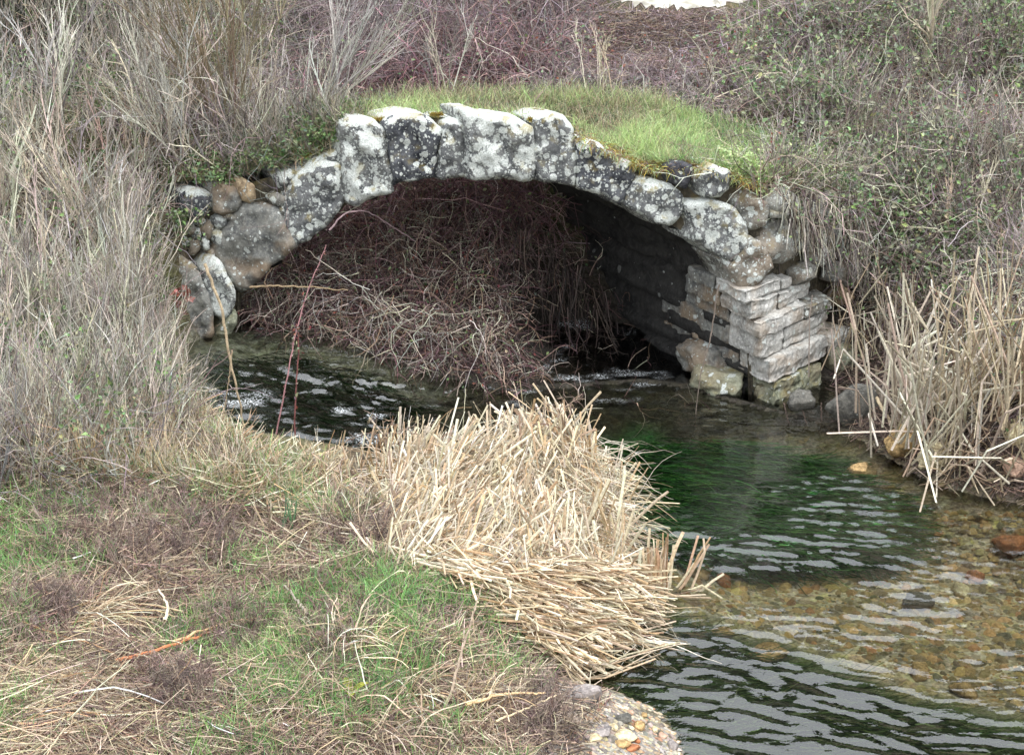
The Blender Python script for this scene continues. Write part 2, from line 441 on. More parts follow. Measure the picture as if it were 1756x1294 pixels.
# ------------------------------------------------------------------ the ground sheet
upx, upy = to_px(np.stack([gx, gy, GZ], -1))
GRAVEL = [(905, 1178), (985, 1158), (1080, 1186), (1150, 1230), (1200, 1330), (1200, 1420), (860, 1420), (900, 1290), (940, 1240)]
WEED_POOL = [(1010, 765), (1120, 748), (1260, 752), (1400, 785), (1530, 850), (1540, 895), (1480, 930), (1250, 938), (1120, 930), (1030, 900)]
WEED_BAY = [(1040, 1075), (1130, 1050), (1290, 1085), (1420, 1120), (1560, 1175), (1700, 1215), (1900, 1270), (1900, 1420), (1190, 1420), (1150, 1240), (1080, 1190), (1010, 1165)]
jx = upx + (fbm(gx, gy, 3, 11) - .5) * 120; jy = upy + (fbm(gx, gy, 3, 12) - .5) * 80
near = gy < 17
g_grav = in_poly(jx * .3 + upx * .7, jy * .3 + upy * .7, GRAVEL) & near
g_w1 = in_poly(jx, jy, WEED_POOL) & near; g_w2 = in_poly(jx, jy, WEED_BAY) & near
n1 = fbm(gx, gy, 2.2, 21); n2 = fbm(gx, gy, 9, 22)
soil = np.array([.085, .066, .048]); moss = np.array([.075, .085, .035]); pale = np.array([.20, .155, .10])
k1 = smooth(n1, .42, .62)[..., None]; k2 = smooth(n2, .45, .7)[..., None]
k1 = k1 * (gy < 21)[..., None]; soil = np.where((gy > 20.5)[..., None], np.array([.022, .026, .018]), soil); pale = np.where((gy > 20.5)[..., None], np.array([.03, .032, .024]), pale)  # unseen hill behind coloured near black to dim what the water reflects
GC = soil * (1 - k1) + moss * k1; GC = GC * (1 - .5 * k2) + pale * .5 * k2
bedc = np.array([.40, .33, .195]) * (.65 + .7 * n2[..., None]) * (1 - .25 * k1)
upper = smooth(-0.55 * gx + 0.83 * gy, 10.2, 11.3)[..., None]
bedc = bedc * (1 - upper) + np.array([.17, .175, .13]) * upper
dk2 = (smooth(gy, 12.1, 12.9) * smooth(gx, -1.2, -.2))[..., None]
bedc = bedc * (1 - dk2) + np.array([.045, .042, .028]) * dk2  # the arch's shade painted dark into the bed colour
weedc = np.array([.04, .115, .036]); weedb = np.array([.085, .115, .048])
bedc = np.where(g_w2[..., None], weedb * (.7 + .6 * n2[..., None]), bedc)
bedc = np.where(g_w1[..., None], weedc * (.6 + .8 * n2[..., None]), bedc)
mud = np.array([.10, .08, .06])
kb = smooth(GD, -.06, .12)[..., None]
GC = np.where((GD < .25)[..., None], mud * (1 - kb) + GC * kb, GC)
GC = np.where(g_grav[..., None], np.array([.235, .205, .16]) * (.75 + .5 * n2[..., None]), GC)
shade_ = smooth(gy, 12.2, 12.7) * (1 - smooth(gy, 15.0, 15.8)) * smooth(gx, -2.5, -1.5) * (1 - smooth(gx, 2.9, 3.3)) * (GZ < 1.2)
GC = GC * (1 - shade_[..., None]) + np.array([.035, .030, .024]) * shade_[..., None]        # shade under the arch painted into the ground colour
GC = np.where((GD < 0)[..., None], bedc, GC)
peb = np.where(GD < 0, np.where(g_w1 | g_w2, .3, .6), np.where(g_grav, 1.0, .35))
def blur(a):
    for _ in range(2):
        a = (a + np.roll(a, 1, 0) + np.roll(a, -1, 0)) / 3; a = (a + np.roll(a, 1, 1) + np.roll(a, -1, 1)) / 3
    return a
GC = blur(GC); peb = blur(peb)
def grid_faces(nx, ny):
    i = np.arange((nx - 1) * ny).reshape(nx - 1, ny)[:, :-1]
    return np.stack([i, i + ny, i + ny + 1, i + 1], -1).reshape(-1, 4)

m, n, l, b = new_mat('earth_and_bed')
a = n.new('ShaderNodeAttribute'); a.attribute_name = 'col'
ap = n.new('ShaderNodeAttribute'); ap.attribute_name = 'peb'
tc = n.new('ShaderNodeTexCoord')
hts = []
src = a.outputs['Color']
for sc, lo, hi in ((9, .62, 1.5), (24, .55, 1.6)):
    v = n.new('ShaderNodeTexVoronoi'); v.inputs['Scale'].default_value = sc
    wv = n.new('ShaderNodeTexNoise'); wv.inputs['Scale'].default_value = sc * .7
    va = n.new('ShaderNodeVectorMath'); va.operation = 'MULTIPLY_ADD'; l.new(wv.outputs['Color'], va.inputs[0]); va.inputs[1].default_value = (.6 / sc,) * 3; l.new(tc.outputs['Object'], va.inputs[2])
    l.new(va.outputs[0], v.inputs['Vector'])
    hsv = n.new('ShaderNodeHueSaturation'); sepc = n.new('ShaderNodeSeparateColor'); l.new(v.outputs['Color'], sepc.inputs[0])
    r1 = n.new('ShaderNodeMapRange'); r1.inputs['To Min'].default_value = lo; r1.inputs['To Max'].default_value = hi; l.new(sepc.outputs[0], r1.inputs['Value'])
    r2 = n.new('ShaderNodeMapRange'); r2.inputs['To Min'].default_value = .47; r2.inputs['To Max'].default_value = .53; l.new(sepc.outputs[1], r2.inputs['Value'])
    r3 = n.new('ShaderNodeMapRange'); r3.inputs['To Min'].default_value = .5; r3.inputs['To Max'].default_value = 1.25; l.new(sepc.outputs[2], r3.inputs['Value'])
    l.new(r1.outputs[0], hsv.inputs['Value']); l.new(r2.outputs[0], hsv.inputs['Hue']); l.new(r3.outputs[0], hsv.inputs['Saturation'])
    l.new(ap.outputs['Fac'], hsv.inputs['Fac']); l.new(src, hsv.inputs['Color']); src = hsv.outputs['Color']
    hts.append(v.outputs['Distance'])
tx = n.new('ShaderNodeTexNoise'); tx.inputs['Scale'].default_value = 45; tx.inputs['Detail'].default_value = 6; l.new(tc.outputs['Object'], tx.inputs['Vector'])
mp = n.new('ShaderNodeMapRange'); mp.inputs['From Min'].default_value = .3; mp.inputs['From Max'].default_value = .7; mp.inputs['To Min'].default_value = .55; mp.inputs['To Max'].default_value = 1.4; l.new(tx.outputs['Fac'], mp.inputs['Value'])
vs = n.new('ShaderNodeVectorMath'); vs.operation = 'SCALE'; l.new(src, vs.inputs[0]); l.new(mp.outputs[0], vs.inputs['Scale']); l.new(vs.outputs[0], b.inputs['Base Color'])
ad = n.new('ShaderNodeMath'); ad.operation = 'MULTIPLY_ADD'; l.new(hts[1], ad.inputs[0]); ad.inputs[1].default_value = -.8; l.new(tx.outputs['Fac'], ad.inputs[2])
bp = n.new('ShaderNodeBump'); bp.inputs['Distance'].default_value = .03; bp.inputs['Strength'].default_value = .7; l.new(ad.outputs[0], bp.inputs['Height']); l.new(bp.outputs[0], b.inputs['Normal'])
b.inputs['Roughness'].default_value = .9; b.inputs['Specular IOR Level'].default_value = .15
M_EARTH = m
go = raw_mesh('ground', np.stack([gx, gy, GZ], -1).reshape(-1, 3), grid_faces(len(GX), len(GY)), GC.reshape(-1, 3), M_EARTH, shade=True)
at = go.data.attributes.new('peb', 'FLOAT', 'POINT'); at.data.foreach_set('value', peb.astype(np.float32).ravel())
tag(go, 'dark earth banks and brown gravel bed of the stream', 'ground', kind='structure')

# ------------------------------------------------------------------ the water
WX = np.concatenate([np.arange(-8, -3.2, .08), np.arange(-3.2, 5.2, .022), np.arange(5.2, 9, .1)]); WY = np.concatenate([np.arange(3, 7, .1), np.arange(7, 14.6, .022), np.arange(14.6, 22, .08)])
wx, wy = np.meshgrid(WX, WY, indexing='ij')
ins = in_poly(wx, wy, STREAM); wd = np.minimum(dist_line(wx, wy, NEAR), dist_line(wx, wy, FAR)); wd = np.where(ins, wd, -wd)
base = wz(wx, wy)
px_, py_ = to_px(np.stack([wx, wy, base], -1))
u = -0.55 * wx + 0.83 * wy
# long low ripples in the bay at the front, choppy streaks where it runs, rough water on the riffle
bay = smooth(9.45 - wy, 0, .9)
wrp = wy + .24 * wx + .20 * (fbm(wx, wy, .9, 31, 3) - .5) * 2
rip = (fbm(wx * .36 + 3, wrp, 14.0, 39, 3) - .5) * 4.4 + .25 * np.sin(wrp * 2 * PI / .11 + 4 * fbm(wx, wy, 1.3, 33)) * fbm(wx * .7, wy, 2.4, 32)
fx_ = wx * .62 - wy * .78; fy_ = wx * .78 + wy * .62         # along and across the current
wpx = wx + .16 * (fbm(wx, wy, 4.1, 51, 3) - .5); wpy = wy + .13 * (fbm(wx, wy, 3.3, 52, 3) - .5) + .16 * wx
chop = (fbm(wpx * .26 + .8 * wpy * .2, wpy, 17, 34, 3) - .5) * 2 + (fbm(wpx * .55 - wpy * .3, wpy + .4 * wpx, 31, 35, 2) - .5) * .9
riff = smooth(u, 10.2, 11.0) * (1 - smooth(u, 12.6, 13.6))
roughw = (fbm(wx * .5 + wy * .2, wy - .2 * wx, 8.5, 36, 4) - .5) * 2
hw = bay * .0078 * (1 - .72 * smooth(wx, 1.6, 2.5)) * (.45 + 1.1 * smooth(fbm(wx, wy, 1.3, 55, 3), .3, .65)) * rip + (1 - bay) * .0088 * chop * (.12 + 2.0 * smooth(fbm(wx * .7, wy, 2.1, 37, 3), .36, .70)) + riff * (.026 * roughw + .008 * chop) + smooth(u, 10.8, 12.0) * .007 * chop
hw = hw * smooth(wd, -.05, .25)
foam = .8 * riff * smooth(roughw, .15, .55) * smooth(fbm(wx, wy, 1.6, 38), .46, .62)
wv_ = np.stack([wx, wy, base + hw], -1).reshape(-1, 3)
fq = grid_faces(len(WX), len(WY)); ok = ((wd > -.3) | ((wd > -1.3) & (wx > -.6) & (wx < 3.0) & (wy > 12.4) & (wy < 15.2))).ravel()
fq = fq[ok[fq].all(1)]
used = np.unique(fq); remap = np.full(len(wv_), -1); remap[used] = np.arange(len(used))
m, n, l, b = new_mat('stream_water')
n.remove(b)
fr = n.new('ShaderNodeFresnel'); fr.inputs['IOR'].default_value = 2.15
gl = n.new('ShaderNodeBsdfGlossy'); gl.inputs['Roughness'].default_value = .04
tr = n.new('ShaderNodeBsdfTransparent'); tr.inputs['Color'].default_value = (.90, .93, .85, 1)
ms = n.new('ShaderNodeMixShader'); l.new(fr.outputs[0], ms.inputs[0]); l.new(tr.outputs[0], ms.inputs[1]); l.new(gl.outputs[0], ms.inputs[2])
fo = n.new('ShaderNodeBsdfDiffuse'); fo.inputs['Color'].default_value = (.72, .76, .78, 1)
at_ = n.new('ShaderNodeAttribute'); at_.attribute_name = 'foam'
nz = n.new('ShaderNodeTexNoise'); nz.inputs['Scale'].default_value = 75; nz.inputs['Detail'].default_value = 4
tc = n.new('ShaderNodeTexCoord'); l.new(tc.outputs['Object'], nz.inputs['Vector'])
mm = n.new('ShaderNodeMath'); mm.operation = 'MULTIPLY'; rr_ = n.new('ShaderNodeMapRange'); rr_.inputs['From Min'].default_value = .48; rr_.inputs['From Max'].default_value = .62
l.new(nz.outputs['Fac'], rr_.inputs['Value']); l.new(rr_.outputs[0], mm.inputs[0]); l.new(at_.outputs['Fac'], mm.inputs[1])
ms2 = n.new('ShaderNodeMixShader'); l.new(mm.outputs[0], ms2.inputs[0]); l.new(ms.outputs[0], ms2.inputs[1]); l.new(fo.outputs[0], ms2.inputs[2])
l.new(ms2.outputs[0], n['Material Output'].inputs['Surface'])
bn = n.new('ShaderNodeTexNoise'); bn.inputs['Scale'].default_value = 14; bn.inputs['Detail'].default_value = 3; l.new(tc.outputs['Object'], bn.inputs['Vector'])
bb_ = n.new('ShaderNodeBump'); bb_.inputs['Strength'].default_value = .25; bb_.inputs['Distance'].default_value = .012; l.new(bn.outputs['Fac'], bb_.inputs['Height'])
for x in (fr, gl): l.new(bb_.outputs[0], x.inputs['Normal'])
wo = raw_mesh('water', wv_[used], remap[fq], None, m, shade=True)
at = wo.data.attributes.new('foam', 'FLOAT', 'POINT'); at.data.foreach_set('value', foam.ravel()[used].astype(np.float32))
tag(wo, 'clear rippled stream water running out under the arch', 'water', kind='structure')

# ------------------------------------------------------------------ stones
def resample(poly, step):
    out = []
    for i in range(len(poly)):
        p, q = poly[i], poly[(i + 1) % len(poly)]
        k = max(1, int(np.linalg.norm(q - p) / step))
        out += [p + (q - p) * j / k for j in range(k)]
    return np.array(out)

def chaikin(p, k=.12):
    q = np.roll(p, -1, 0)
    return np.stack([p * (1 - k) + q * k, p * k + q * (1 - k)], 1).reshape(-1, p.shape[1])

def n3(p, s, seed=0):
    return np.array([noise.fractal(Vector((x * s + seed * 7.3, y * s, z * s - seed * 3.1)), .9, 2.1, 4) for x, y, z in p])

def face_stone(name, poly_px, mat, parent, off=0.0, thick=.42, bulge=.05, step=.035, rough=.036, label=None):
    """a stone of the face: the outline seen from the front, a pillowed rough front, and its own depth into the wall"""
    p3 = at_face(*np.array(poly_px, float).T, off)
    o0 = p3.mean(0)
    loc = np.stack([(p3 - o0) @ FDIR, p3[:, 2] - o0[2]], 1)
    area = np.sum(loc[:, 0] * np.roll(loc[:, 1], -1) - np.roll(loc[:, 0], -1) * loc[:, 1])
    if area < 0: loc = loc[::-1]
    bd = resample(chaikin(loc), step); bd = bd.mean(0) + (bd - bd.mean(0)) * 1.055
    seed = random.random() * 50
    nn = n3(np.c_[bd, np.zeros(len(bd))], 9, seed) + .7 * n3(np.c_[bd, np.zeros(len(bd))], 21, seed + 1)
    tg = np.roll(bd, -1, 0) - np.roll(bd, 1, 0); nr = np.stack([tg[:, 1], -tg[:, 0]], 1); nr /= np.linalg.norm(nr, axis=1)[:, None] + 1e-9
    bd = bd + nr * nn[:, None] * .014
    lo, hi = bd.min(0), bd.max(0)
    g = np.stack(np.meshgrid(np.arange(lo[0], hi[0], step * .9), np.arange(lo[1], hi[1], step * .9)), -1).reshape(-1, 2)
    g = g + np.random.default_rng(int(seed * 100)).uniform(-.3, .3, g.shape) * step
    g = g[in_poly(g[:, 0], g[:, 1], bd)]
    if len(g): g = g[dist_line(g[:, 0], g[:, 1], np.concatenate([bd, bd[:1]])) > step * .6]
    pts = np.concatenate([bd, g]) if len(g) else bd
    nb = len(bd)
    vc, ec, fc, *_ = delaunay_2d_cdt([Vector(p) for p in pts], [(i, (i + 1) % nb) for i in range(nb)], [], 1, 1e-6)
    P2 = np.array([(v.x, v.y) for v in vc])
    dd = dist_line(P2[:, 0], P2[:, 1], np.concatenate([bd, bd[:1]]))
    hgt = bulge * .75 * (1 - (1 - np.clip(dd / .038, 0, 1)) ** 2.6)
    q = n3(np.c_[P2, np.zeros(len(P2))], 5.5, seed + 3) + .5 * n3(np.c_[P2, np.zeros(len(P2))], 15, seed + 4)
    hgt = hgt + (q * rough) * np.clip(dd / .05, .25, 1)
    V = o0 + P2[:, :1] * FDIR + P2[:, 1:2] * np.array([0, 0, 1]) + hgt[:, None] * FNOR
    V = list(map(tuple, V)); F = [tuple(f) for f in fc]
    # sides and back
    bidx = [min(range(len(P2)), key=lambda j: (P2[j, 0] - x) ** 2 + (P2[j, 1] - y) ** 2) for x, y in bd]
    prev = bidx
    cen = bd.mean(0)
    for dep, sc in ((.05, 1.015), (.15, 1.02), (thick * .7, 1.0), (thick, .9)):
        ring = cen + (bd - cen) * sc
        jit = n3(np.c_[ring, np.full(nb, dep)], 7, seed + 9) * .012
        P3 = o0 + (ring[:, :1] + jit[:, None] * nr[:, :1]) * FDIR + (ring[:, 1:2] + jit[:, None] * nr[:, 1:2]) * np.array([0, 0, 1]) + BAR * dep
        s0 = len(V); V += list(map(tuple, P3)); cur = list(range(s0, s0 + nb))
        for i in range(nb):
            j = (i + 1) % nb
            F.append((prev[i], cur[i], cur[j], prev[j]))
        prev = cur
    F.append(tuple(prev))
    return poly_obj(name, V, F, mat, parent, label)

def poly_obj(name, V, F, mat, parent, label=None, smooth_=True):
    me = bpy.data.meshes.new(name)
    o = np.array(parent.location) if parent is not None else np.zeros(3)
    me.from_pydata([tuple(np.array(v) - o) for v in V], [], F); me.update()
    bm = bmesh.new(); bm.from_mesh(me); bmesh.ops.recalc_face_normals(bm, faces=bm.faces); bm.to_mesh(me); bm.free()
    for p in me.polygons: p.use_smooth = smooth_
    me.materials.append(mat)
    ob = bpy.data.objects.new(name, me); COL.objects.link(ob); ob.parent = parent
    if label: ob['label'] = label
    return ob

def rough_block(name, foot, z0, z1, mat, parent, step=.026, rough=.017, inset=.006, label=None, tilt=(0, 0)):
    """a rough course stone from its plan outline"""
    foot = np.array(foot, float)
    if np.sum(foot[:, 0] * np.roll(foot[:, 1], -1) - np.roll(foot[:, 0], -1) * foot[:, 1]) < 0: foot = foot[::-1]
    bd = resample(chaikin(foot, .03), step); nb = len(bd); cen = bd.mean(0)
    tg = np.roll(bd, -1, 0) - np.roll(bd, 1, 0); nr = np.stack([tg[:, 1], -tg[:, 0]], 1); nr /= np.linalg.norm(nr, axis=1)[:, None] + 1e-9
    seed = random.random() * 50
    k = max(2, int((z1 - z0) / .03))
    zs = [z0, z0 + .006] + list(np.linspace(z0 + .022, z1 - .022, k)) + [z1 - .006, z1]
    ins_ = [inset, .002] + [0] * k + [.002, inset]
    V = []; F = []
    for r, (z, s) in enumerate(zip(zs, ins_)):
        q = n3(np.c_[bd, np.full(nb, z)], 6.5, seed); q2 = n3(np.c_[bd, np.full(nb, z)], 22, seed + 5)
        P = bd - nr * s + nr * (q * rough + q2 * rough * .45 - .010 * (noise.cell(Vector((float(z) * 30, seed, 0))) > .55))[:, None]
        wob = n3(np.c_[bd, np.zeros(nb)], 5, seed + 8) * .016
        dz = (bd - cen) @ np.array(tilt)
        V += [(P[i, 0], P[i, 1], z + wob[i] + dz[i]) for i in range(nb)]
        if r:
            a = (r - 1) * nb; c = r * nb
            F += [(a + i, a + (i + 1) % nb, c + (i + 1) % nb, c + i) for i in range(nb)]
    cb = len(V); V += [(cen[0], cen[1], zs[0]), (cen[0], cen[1], zs[-1])]
    t0 = (len(zs) - 1) * nb
    F += [(cb, (i + 1) % nb, i) for i in range(nb)] + [(cb + 1, t0 + i, t0 + (i + 1) % nb) for i in range(nb)]
    return poly_obj(name, V, F, mat, parent, label, False)

def boulder(name, loc, size, mat, parent=None, rough=.28, sub=3, rot=0.0, facet=0.35, seed=None):
    """a loose stone: a ball beaten flat on several sides"""
    bm = bmesh.new(); bmesh.ops.create_icosphere(bm, subdivisions=sub, radius=1.0)
    r = np.random.default_rng(int((random.random() if seed is None else seed) * 1e6))
    cuts = [(norm(r.normal(size=3)), r.uniform(.55, .9)) for _ in range(9)]
    V = np.array([v.co[:] for v in bm.verts])
    for nrm, h in cuts:
        e = V @ nrm - h; V = V - np.clip(e, 0, None)[:, None] * nrm * (facet + .55)
    q = n3(V, 1.7, r.random() * 40) * rough + n3(V, 5, r.random() * 40) * rough * .22
    V = V * (1 + q)[:, None] * np.array(size)
    c, s = math.cos(rot), math.sin(rot)
    V = np.c_[V[:, 0] * c - V[:, 1] * s, V[:, 0] * s + V[:, 1] * c, V[:, 2]]
    o = np.array(loc) - (np.array(parent.location) if parent is not None else np.array(loc))
    for v, p in zip(bm.verts, V): v.co = Vector(p + o)
    me = bpy.data.meshes.new(name); bm.to_mesh(me); bm.free()
    for p in me.polygons: p.use_smooth = True
    me.materials.append(mat)
    ob = bpy.data.objects.new(name, me); COL.objects.link(ob)
    if parent is not None: ob.parent = parent
    else: ob.location = loc
    return ob

MS_WHITE = stone_mat('lichen_stone_white', .80, moss=.6, top=1)
MS_MID = stone_mat('lichen_stone_spotted', .62, base=(.17, .175, .175), moss=.7, top=1)
MS_DARK = stone_mat('lichen_stone_dark', .46, base=(.10, .105, .115), dark=(.02, .022, .03), moss=.5, top=1)
MS_GREY = stone_mat('bare_grey_stone', .14, base=(.22, .22, .20), dark=(.11, .115, .115), warm=.55)
MS_RUB = stone_mat('rubble_stone', .38, base=(.26, .255, .23), dark=(.10, .10, .095), moss=.3, warm=.35)
MS_PIER = stone_mat('pale_course_stone', .10, base=(.46, .455, .43), dark=(.27, .265, .25), warm=.45)
MS_BASE = stone_mat('mossy_base_stone', .10, base=(.26, .27, .20), dark=(.11, .12, .08), warm=.3, moss=.4)
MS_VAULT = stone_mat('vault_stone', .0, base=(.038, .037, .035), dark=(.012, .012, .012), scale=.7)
MS_CORE = stone_mat('joint_earth', .0, base=(.10, .085, .06), dark=(.03, .028, .022), moss=.5)
MS_BLACK = stone_mat('dark_basalt', .04, base=(.075, .075, .085), dark=(.03, .03, .036))
MS_TAN = stone_mat('tan_stone', .05, base=(.40, .31, .20), dark=(.22, .16, .10))

BR = empty('stone_bridge', (float((A_[0] + B_[0]) / 2), float((A_[1] + B_[1]) / 2), 0.0),
           'old single arch stone bridge crusted with white lichen over the stream', 'bridge')

def column_profile(ncol):
    """the arch's own opening and the top line over it, matched along the face"""
    s0, s1 = TS[0], TS[-1]
    ap_ = at_face(ARCH[:, 0], ARCH[:, 1]); AS, AZ = (ap_ - A_) @ FDIR, ap_[:, 2]
    ss = np.unique(np.concatenate([np.linspace(s0, s1, ncol), AS]))
    return ss, np.interp(ss, TS, TZ), np.where((ss < AS[0]) | (ss > AS[-1]), -.5, np.interp(ss, AS, AZ)), AS, AZ

def build_body():
    ss, zt, zl, AS, AZ = column_profile(90)
    inn = -np.where(ss[:, None] > SC, WNOR, FNOR) * .07; line = along(ss) + inn
    # front face, set back behind the stones, and the same face at the rear
    for nm, dep, mt in (('spandrel_core', 0.0, MS_CORE), ('rear_face', blen(ss)[:, None], MS_RUB)):
        V = []; rows = 10; nseg = len(ss)
        for k in range(rows + 1):
            f = k / rows
            z = zl + (zt - .05 - zl) * f if nm == 'spandrel_core' else zl + (BACKZ - .02 - zl) * f
            P = line + BAR * dep; P[:, 2] = z
            P += FNOR * ((fbm(ss, z, 6, 41)[:, None] - .5) * .06) * (1 if nm == 'spandrel_core' else -1)
            V.append(P)
        raw_mesh(nm, np.concatenate(V), grid_faces(rows + 1, nseg), None, mt, BR)
    # the vault: the arch line carried through, stepped a little stone by stone
    pts = resample_open(np.c_[AS, AZ], .045)
    nd = 36; V = []
    arc = np.concatenate([[0], np.cumsum(np.linalg.norm(np.diff(pts, axis=0), axis=1))])
    tg = np.gradient(pts, axis=0); nr = np.stack([-tg[:, 1], tg[:, 0]], 1); nr /= np.linalg.norm(nr, axis=1)[:, None] + 1e-9
    for k in range(nd + 1):
        dep = blen(pts[:, 0]) * k / nd
        course = np.floor(arc / .17); stone = np.floor(dep / .36 + .5 * (course % 2))
        off = (np.sin(course * 12.9 + stone * 78.2) * 43758.5 % 1 - .5) * .09 + (fbm(arc, dep, 7, 43) - .5) * .05
        joint = np.minimum((arc % .17) / .17, 1 - (arc % .17) / .17)
        off = off + .085 * (1 - smooth(joint, 0, .2))
        p2 = pts + nr * off[:, None]
        P = along(p2[:, 0]) - FNOR * .07 + BAR * dep[:, None]; P[:, 2] = p2[:, 1]
        V.append(P)
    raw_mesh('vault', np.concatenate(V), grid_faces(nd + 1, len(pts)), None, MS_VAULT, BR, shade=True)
    # earth over the vault
    nt = 16; V = []; C = []
    for k in range(nt + 1):
        P = line + BAR * (blen(ss)[:, None] + .1) * k / nt
        zz = deck(P[:, 0] + .0, P[:, 1]); zz = np.where(np.isnan(zz), np.where(k < 3, zt - .04, BACKZ), zz) - .03
        P[:, 2] = zz; V.append(P)
        C.append(np.array([.07, .075, .03]) * (.6 + .8 * fbm(P[:, 0], P[:, 1], 6, 45))[:, None])
    raw_mesh('deck_earth', np.concatenate(V), grid_faces(nt + 1, len(ss)), np.concatenate(C), M_GRASS, BR, shade=True)

def resample_open(p, step):
    out = [p[0]]
    for a, b in zip(p[:-1], p[1:]):
        k = max(1, int(np.linalg.norm(b - a) / step)); out += [a + (b - a) * j / k for j in range(1, k + 1)]
    return np.array(out)
build_body()

RING = [  # name, outline, material, off, bulge
    ('arch_stone', [(546, 281), (582, 283), (592, 337), (575, 366), (556, 390), (521, 414), (504, 418), (489, 386), (487, 351), (498, 320), (513, 296)], MS_MID, 0, .05),
    ('arch_stone', [(417, 352), (473, 356), (489, 380), (508, 420), (493, 435), (473, 449), (452, 467), (431, 491), (413, 498), (372, 440), (370, 424), (389, 393)], MS_GREY, .01, .035),
    ('arch_stone', [(583, 217), (606, 208), (640, 211), (659, 224), (664, 262), (672, 300), (672, 328), (639, 336), (611, 351), (595, 343), (590, 313), (585, 275)], MS_WHITE, 0, .05),
    ('arch_stone', [(661, 210), (697, 197), (731, 201), (756, 222), (749, 250), (747, 290), (749, 303), (696, 308), (675, 315), (669, 268), (664, 236)], MS_DARK, .0, .06),
    ('arch_stone', [(759, 212), (778, 203), (794, 209), (801, 243), (803, 300), (764, 306), (751, 303), (753, 250)], MS_MID, -.02, .05),
    ('key_stone', [(793, 190), (815, 193), (848, 203), (892, 207), (911, 222), (914, 250), (914, 298), (908, 307), (876, 306), (834, 307), (806, 303), (804, 243)], MS_WHITE, .03, .055),
    ('arch_stone', [(918, 210), (948, 197), (970, 203), (984, 223), (986, 264), (987, 318), (963, 314), (938, 310), (918, 305), (916, 264)], MS_MID, .0, .05),
    ('arch_stone', [(990, 246), (1022, 247), (1056, 267), (1083, 279), (1088, 304), (1071, 336), (1060, 349), (1022, 332), (989, 319)], MS_DARK, 0, .05),
    ('arch_stone', [(1090, 306), (1112, 309), (1146, 315), (1172, 338), (1169, 366), (1148, 384), (1125, 380), (1064, 348), (1074, 337)], MS_MID, .01, .05),
    ('arch_stone', [(1174, 350), (1224, 343), (1258, 356), (1277, 387), (1282, 420), (1258, 446), (1232, 438), (1210, 424), (1184, 408), (1192, 388)], MS_WHITE, .02, .05),
    ('arch_stone', [(1284, 402), (1312, 425), (1325, 455), (1309, 480), (1271, 499), (1256, 470), (1236, 443), (1260, 449)], MS_RUB, .02, .05),
    ('wall_stone', [(1148, 288), (1164, 279), (1186, 283), (1186, 308), (1177, 324), (1159, 317)], MS_BLACK, .05, .06),
    ('wall_stone', [(1188, 312), (1202, 293), (1224, 283), (1248, 293), (1251, 323), (1232, 337), (1206, 335)], MS_MID, .03, .06),
    ('wall_stone', [(1260, 340), (1290, 330), (1318, 350), (1315, 385), (1285, 395), (1268, 372)], MS_RUB, -.02, .04),
    ('wall_stone', [(311, 332), (335, 326), (360, 330), (363, 358), (352, 372), (326, 376), (312, 360)], MS_DARK, .02, .06),
    ('wall_stone', [(366, 322), (388, 318), (405, 322), (413, 345), (406, 362), (384, 368), (366, 362)], MS_GREY, .02, .06),
    ('wall_stone', [(406, 310), (420, 306), (434, 318), (439, 340), (428, 349), (415, 344), (408, 328)], MS_TAN, .03, .05),
    ('wall_stone', [(462, 338), (480, 330), (493, 340), (486, 356), (470, 352)], MS_RUB, .0, .04),
    ('wall_stone', [(470, 300), (500, 290), (512, 298), (498, 320), (480, 326)], MS_MID, -.03, .04),
    ('wall_stone', [(516, 286), (545, 268), (580, 255), (582, 280), (546, 280)], MS_MID, -.05, .05),
]
for nm, poly, mt, off, bu in RING:
    face_stone(nm, poly, mt, BR, off, bulge=bu, rough=.045)
# small rubble packed behind the big springer on the left
SMALL = [(322, 392, 14, 11), (342, 380, 9, 8), (338, 402, 8, 12), (357, 396, 12, 14), (378, 382, 13, 9), (396, 372, 13, 8), (333, 424, 11, 14), (353, 418, 9, 11), (376, 408, 12, 12),
         (364, 436, 9, 11), (312, 418, 12, 12), (300, 440, 14, 16), (322, 452, 10, 10), (425, 358, 6, 4), (484, 362, 5, 8), (302, 392, 10, 9), (365, 450, 10, 8)]
for x, y, a, c in SMALL:
    ph0 = random.random() * 6
    poly = [(x + a * math.cos(t) * (1 + .18 * math.sin(3 * t + ph0)), y + c * math.sin(t) * (1 + .18 * math.cos(2 * t + ph0))) for t in np.linspace(0, 2 * PI, 9)[:-1]]
    face_stone('rubble_stone', poly, random.choice([MS_RUB, MS_WHITE, MS_RUB]), BR, .0, .22, .035, .02, .02)
# abutment block and the wall below it on the left
face_stone('abutment_stone', [(362, 448), (374, 446), (404, 494), (402, 526), (382, 550), (366, 536), (352, 500), (344, 462)], MS_WHITE, BR, .10, .4, .05)
face_stone('abutment_stone', [(322, 478), (342, 466), (352, 502), (366, 540), (364, 572), (330, 600), (296, 606), (288, 560), (300, 520)], MS_GREY, BR, .22, .4, .05)
face_stone('abutment_stone', [(284, 430), (310, 440), (340, 458), (322, 476), (300, 515), (280, 510), (272, 470)], MS_RUB, BR, .12, .4, .05)
face_stone('abutment_stone', [(374, 560), (402, 530), (406, 552), (392, 580), (366, 590)], MS_BASE, BR, .10, .3, .04)

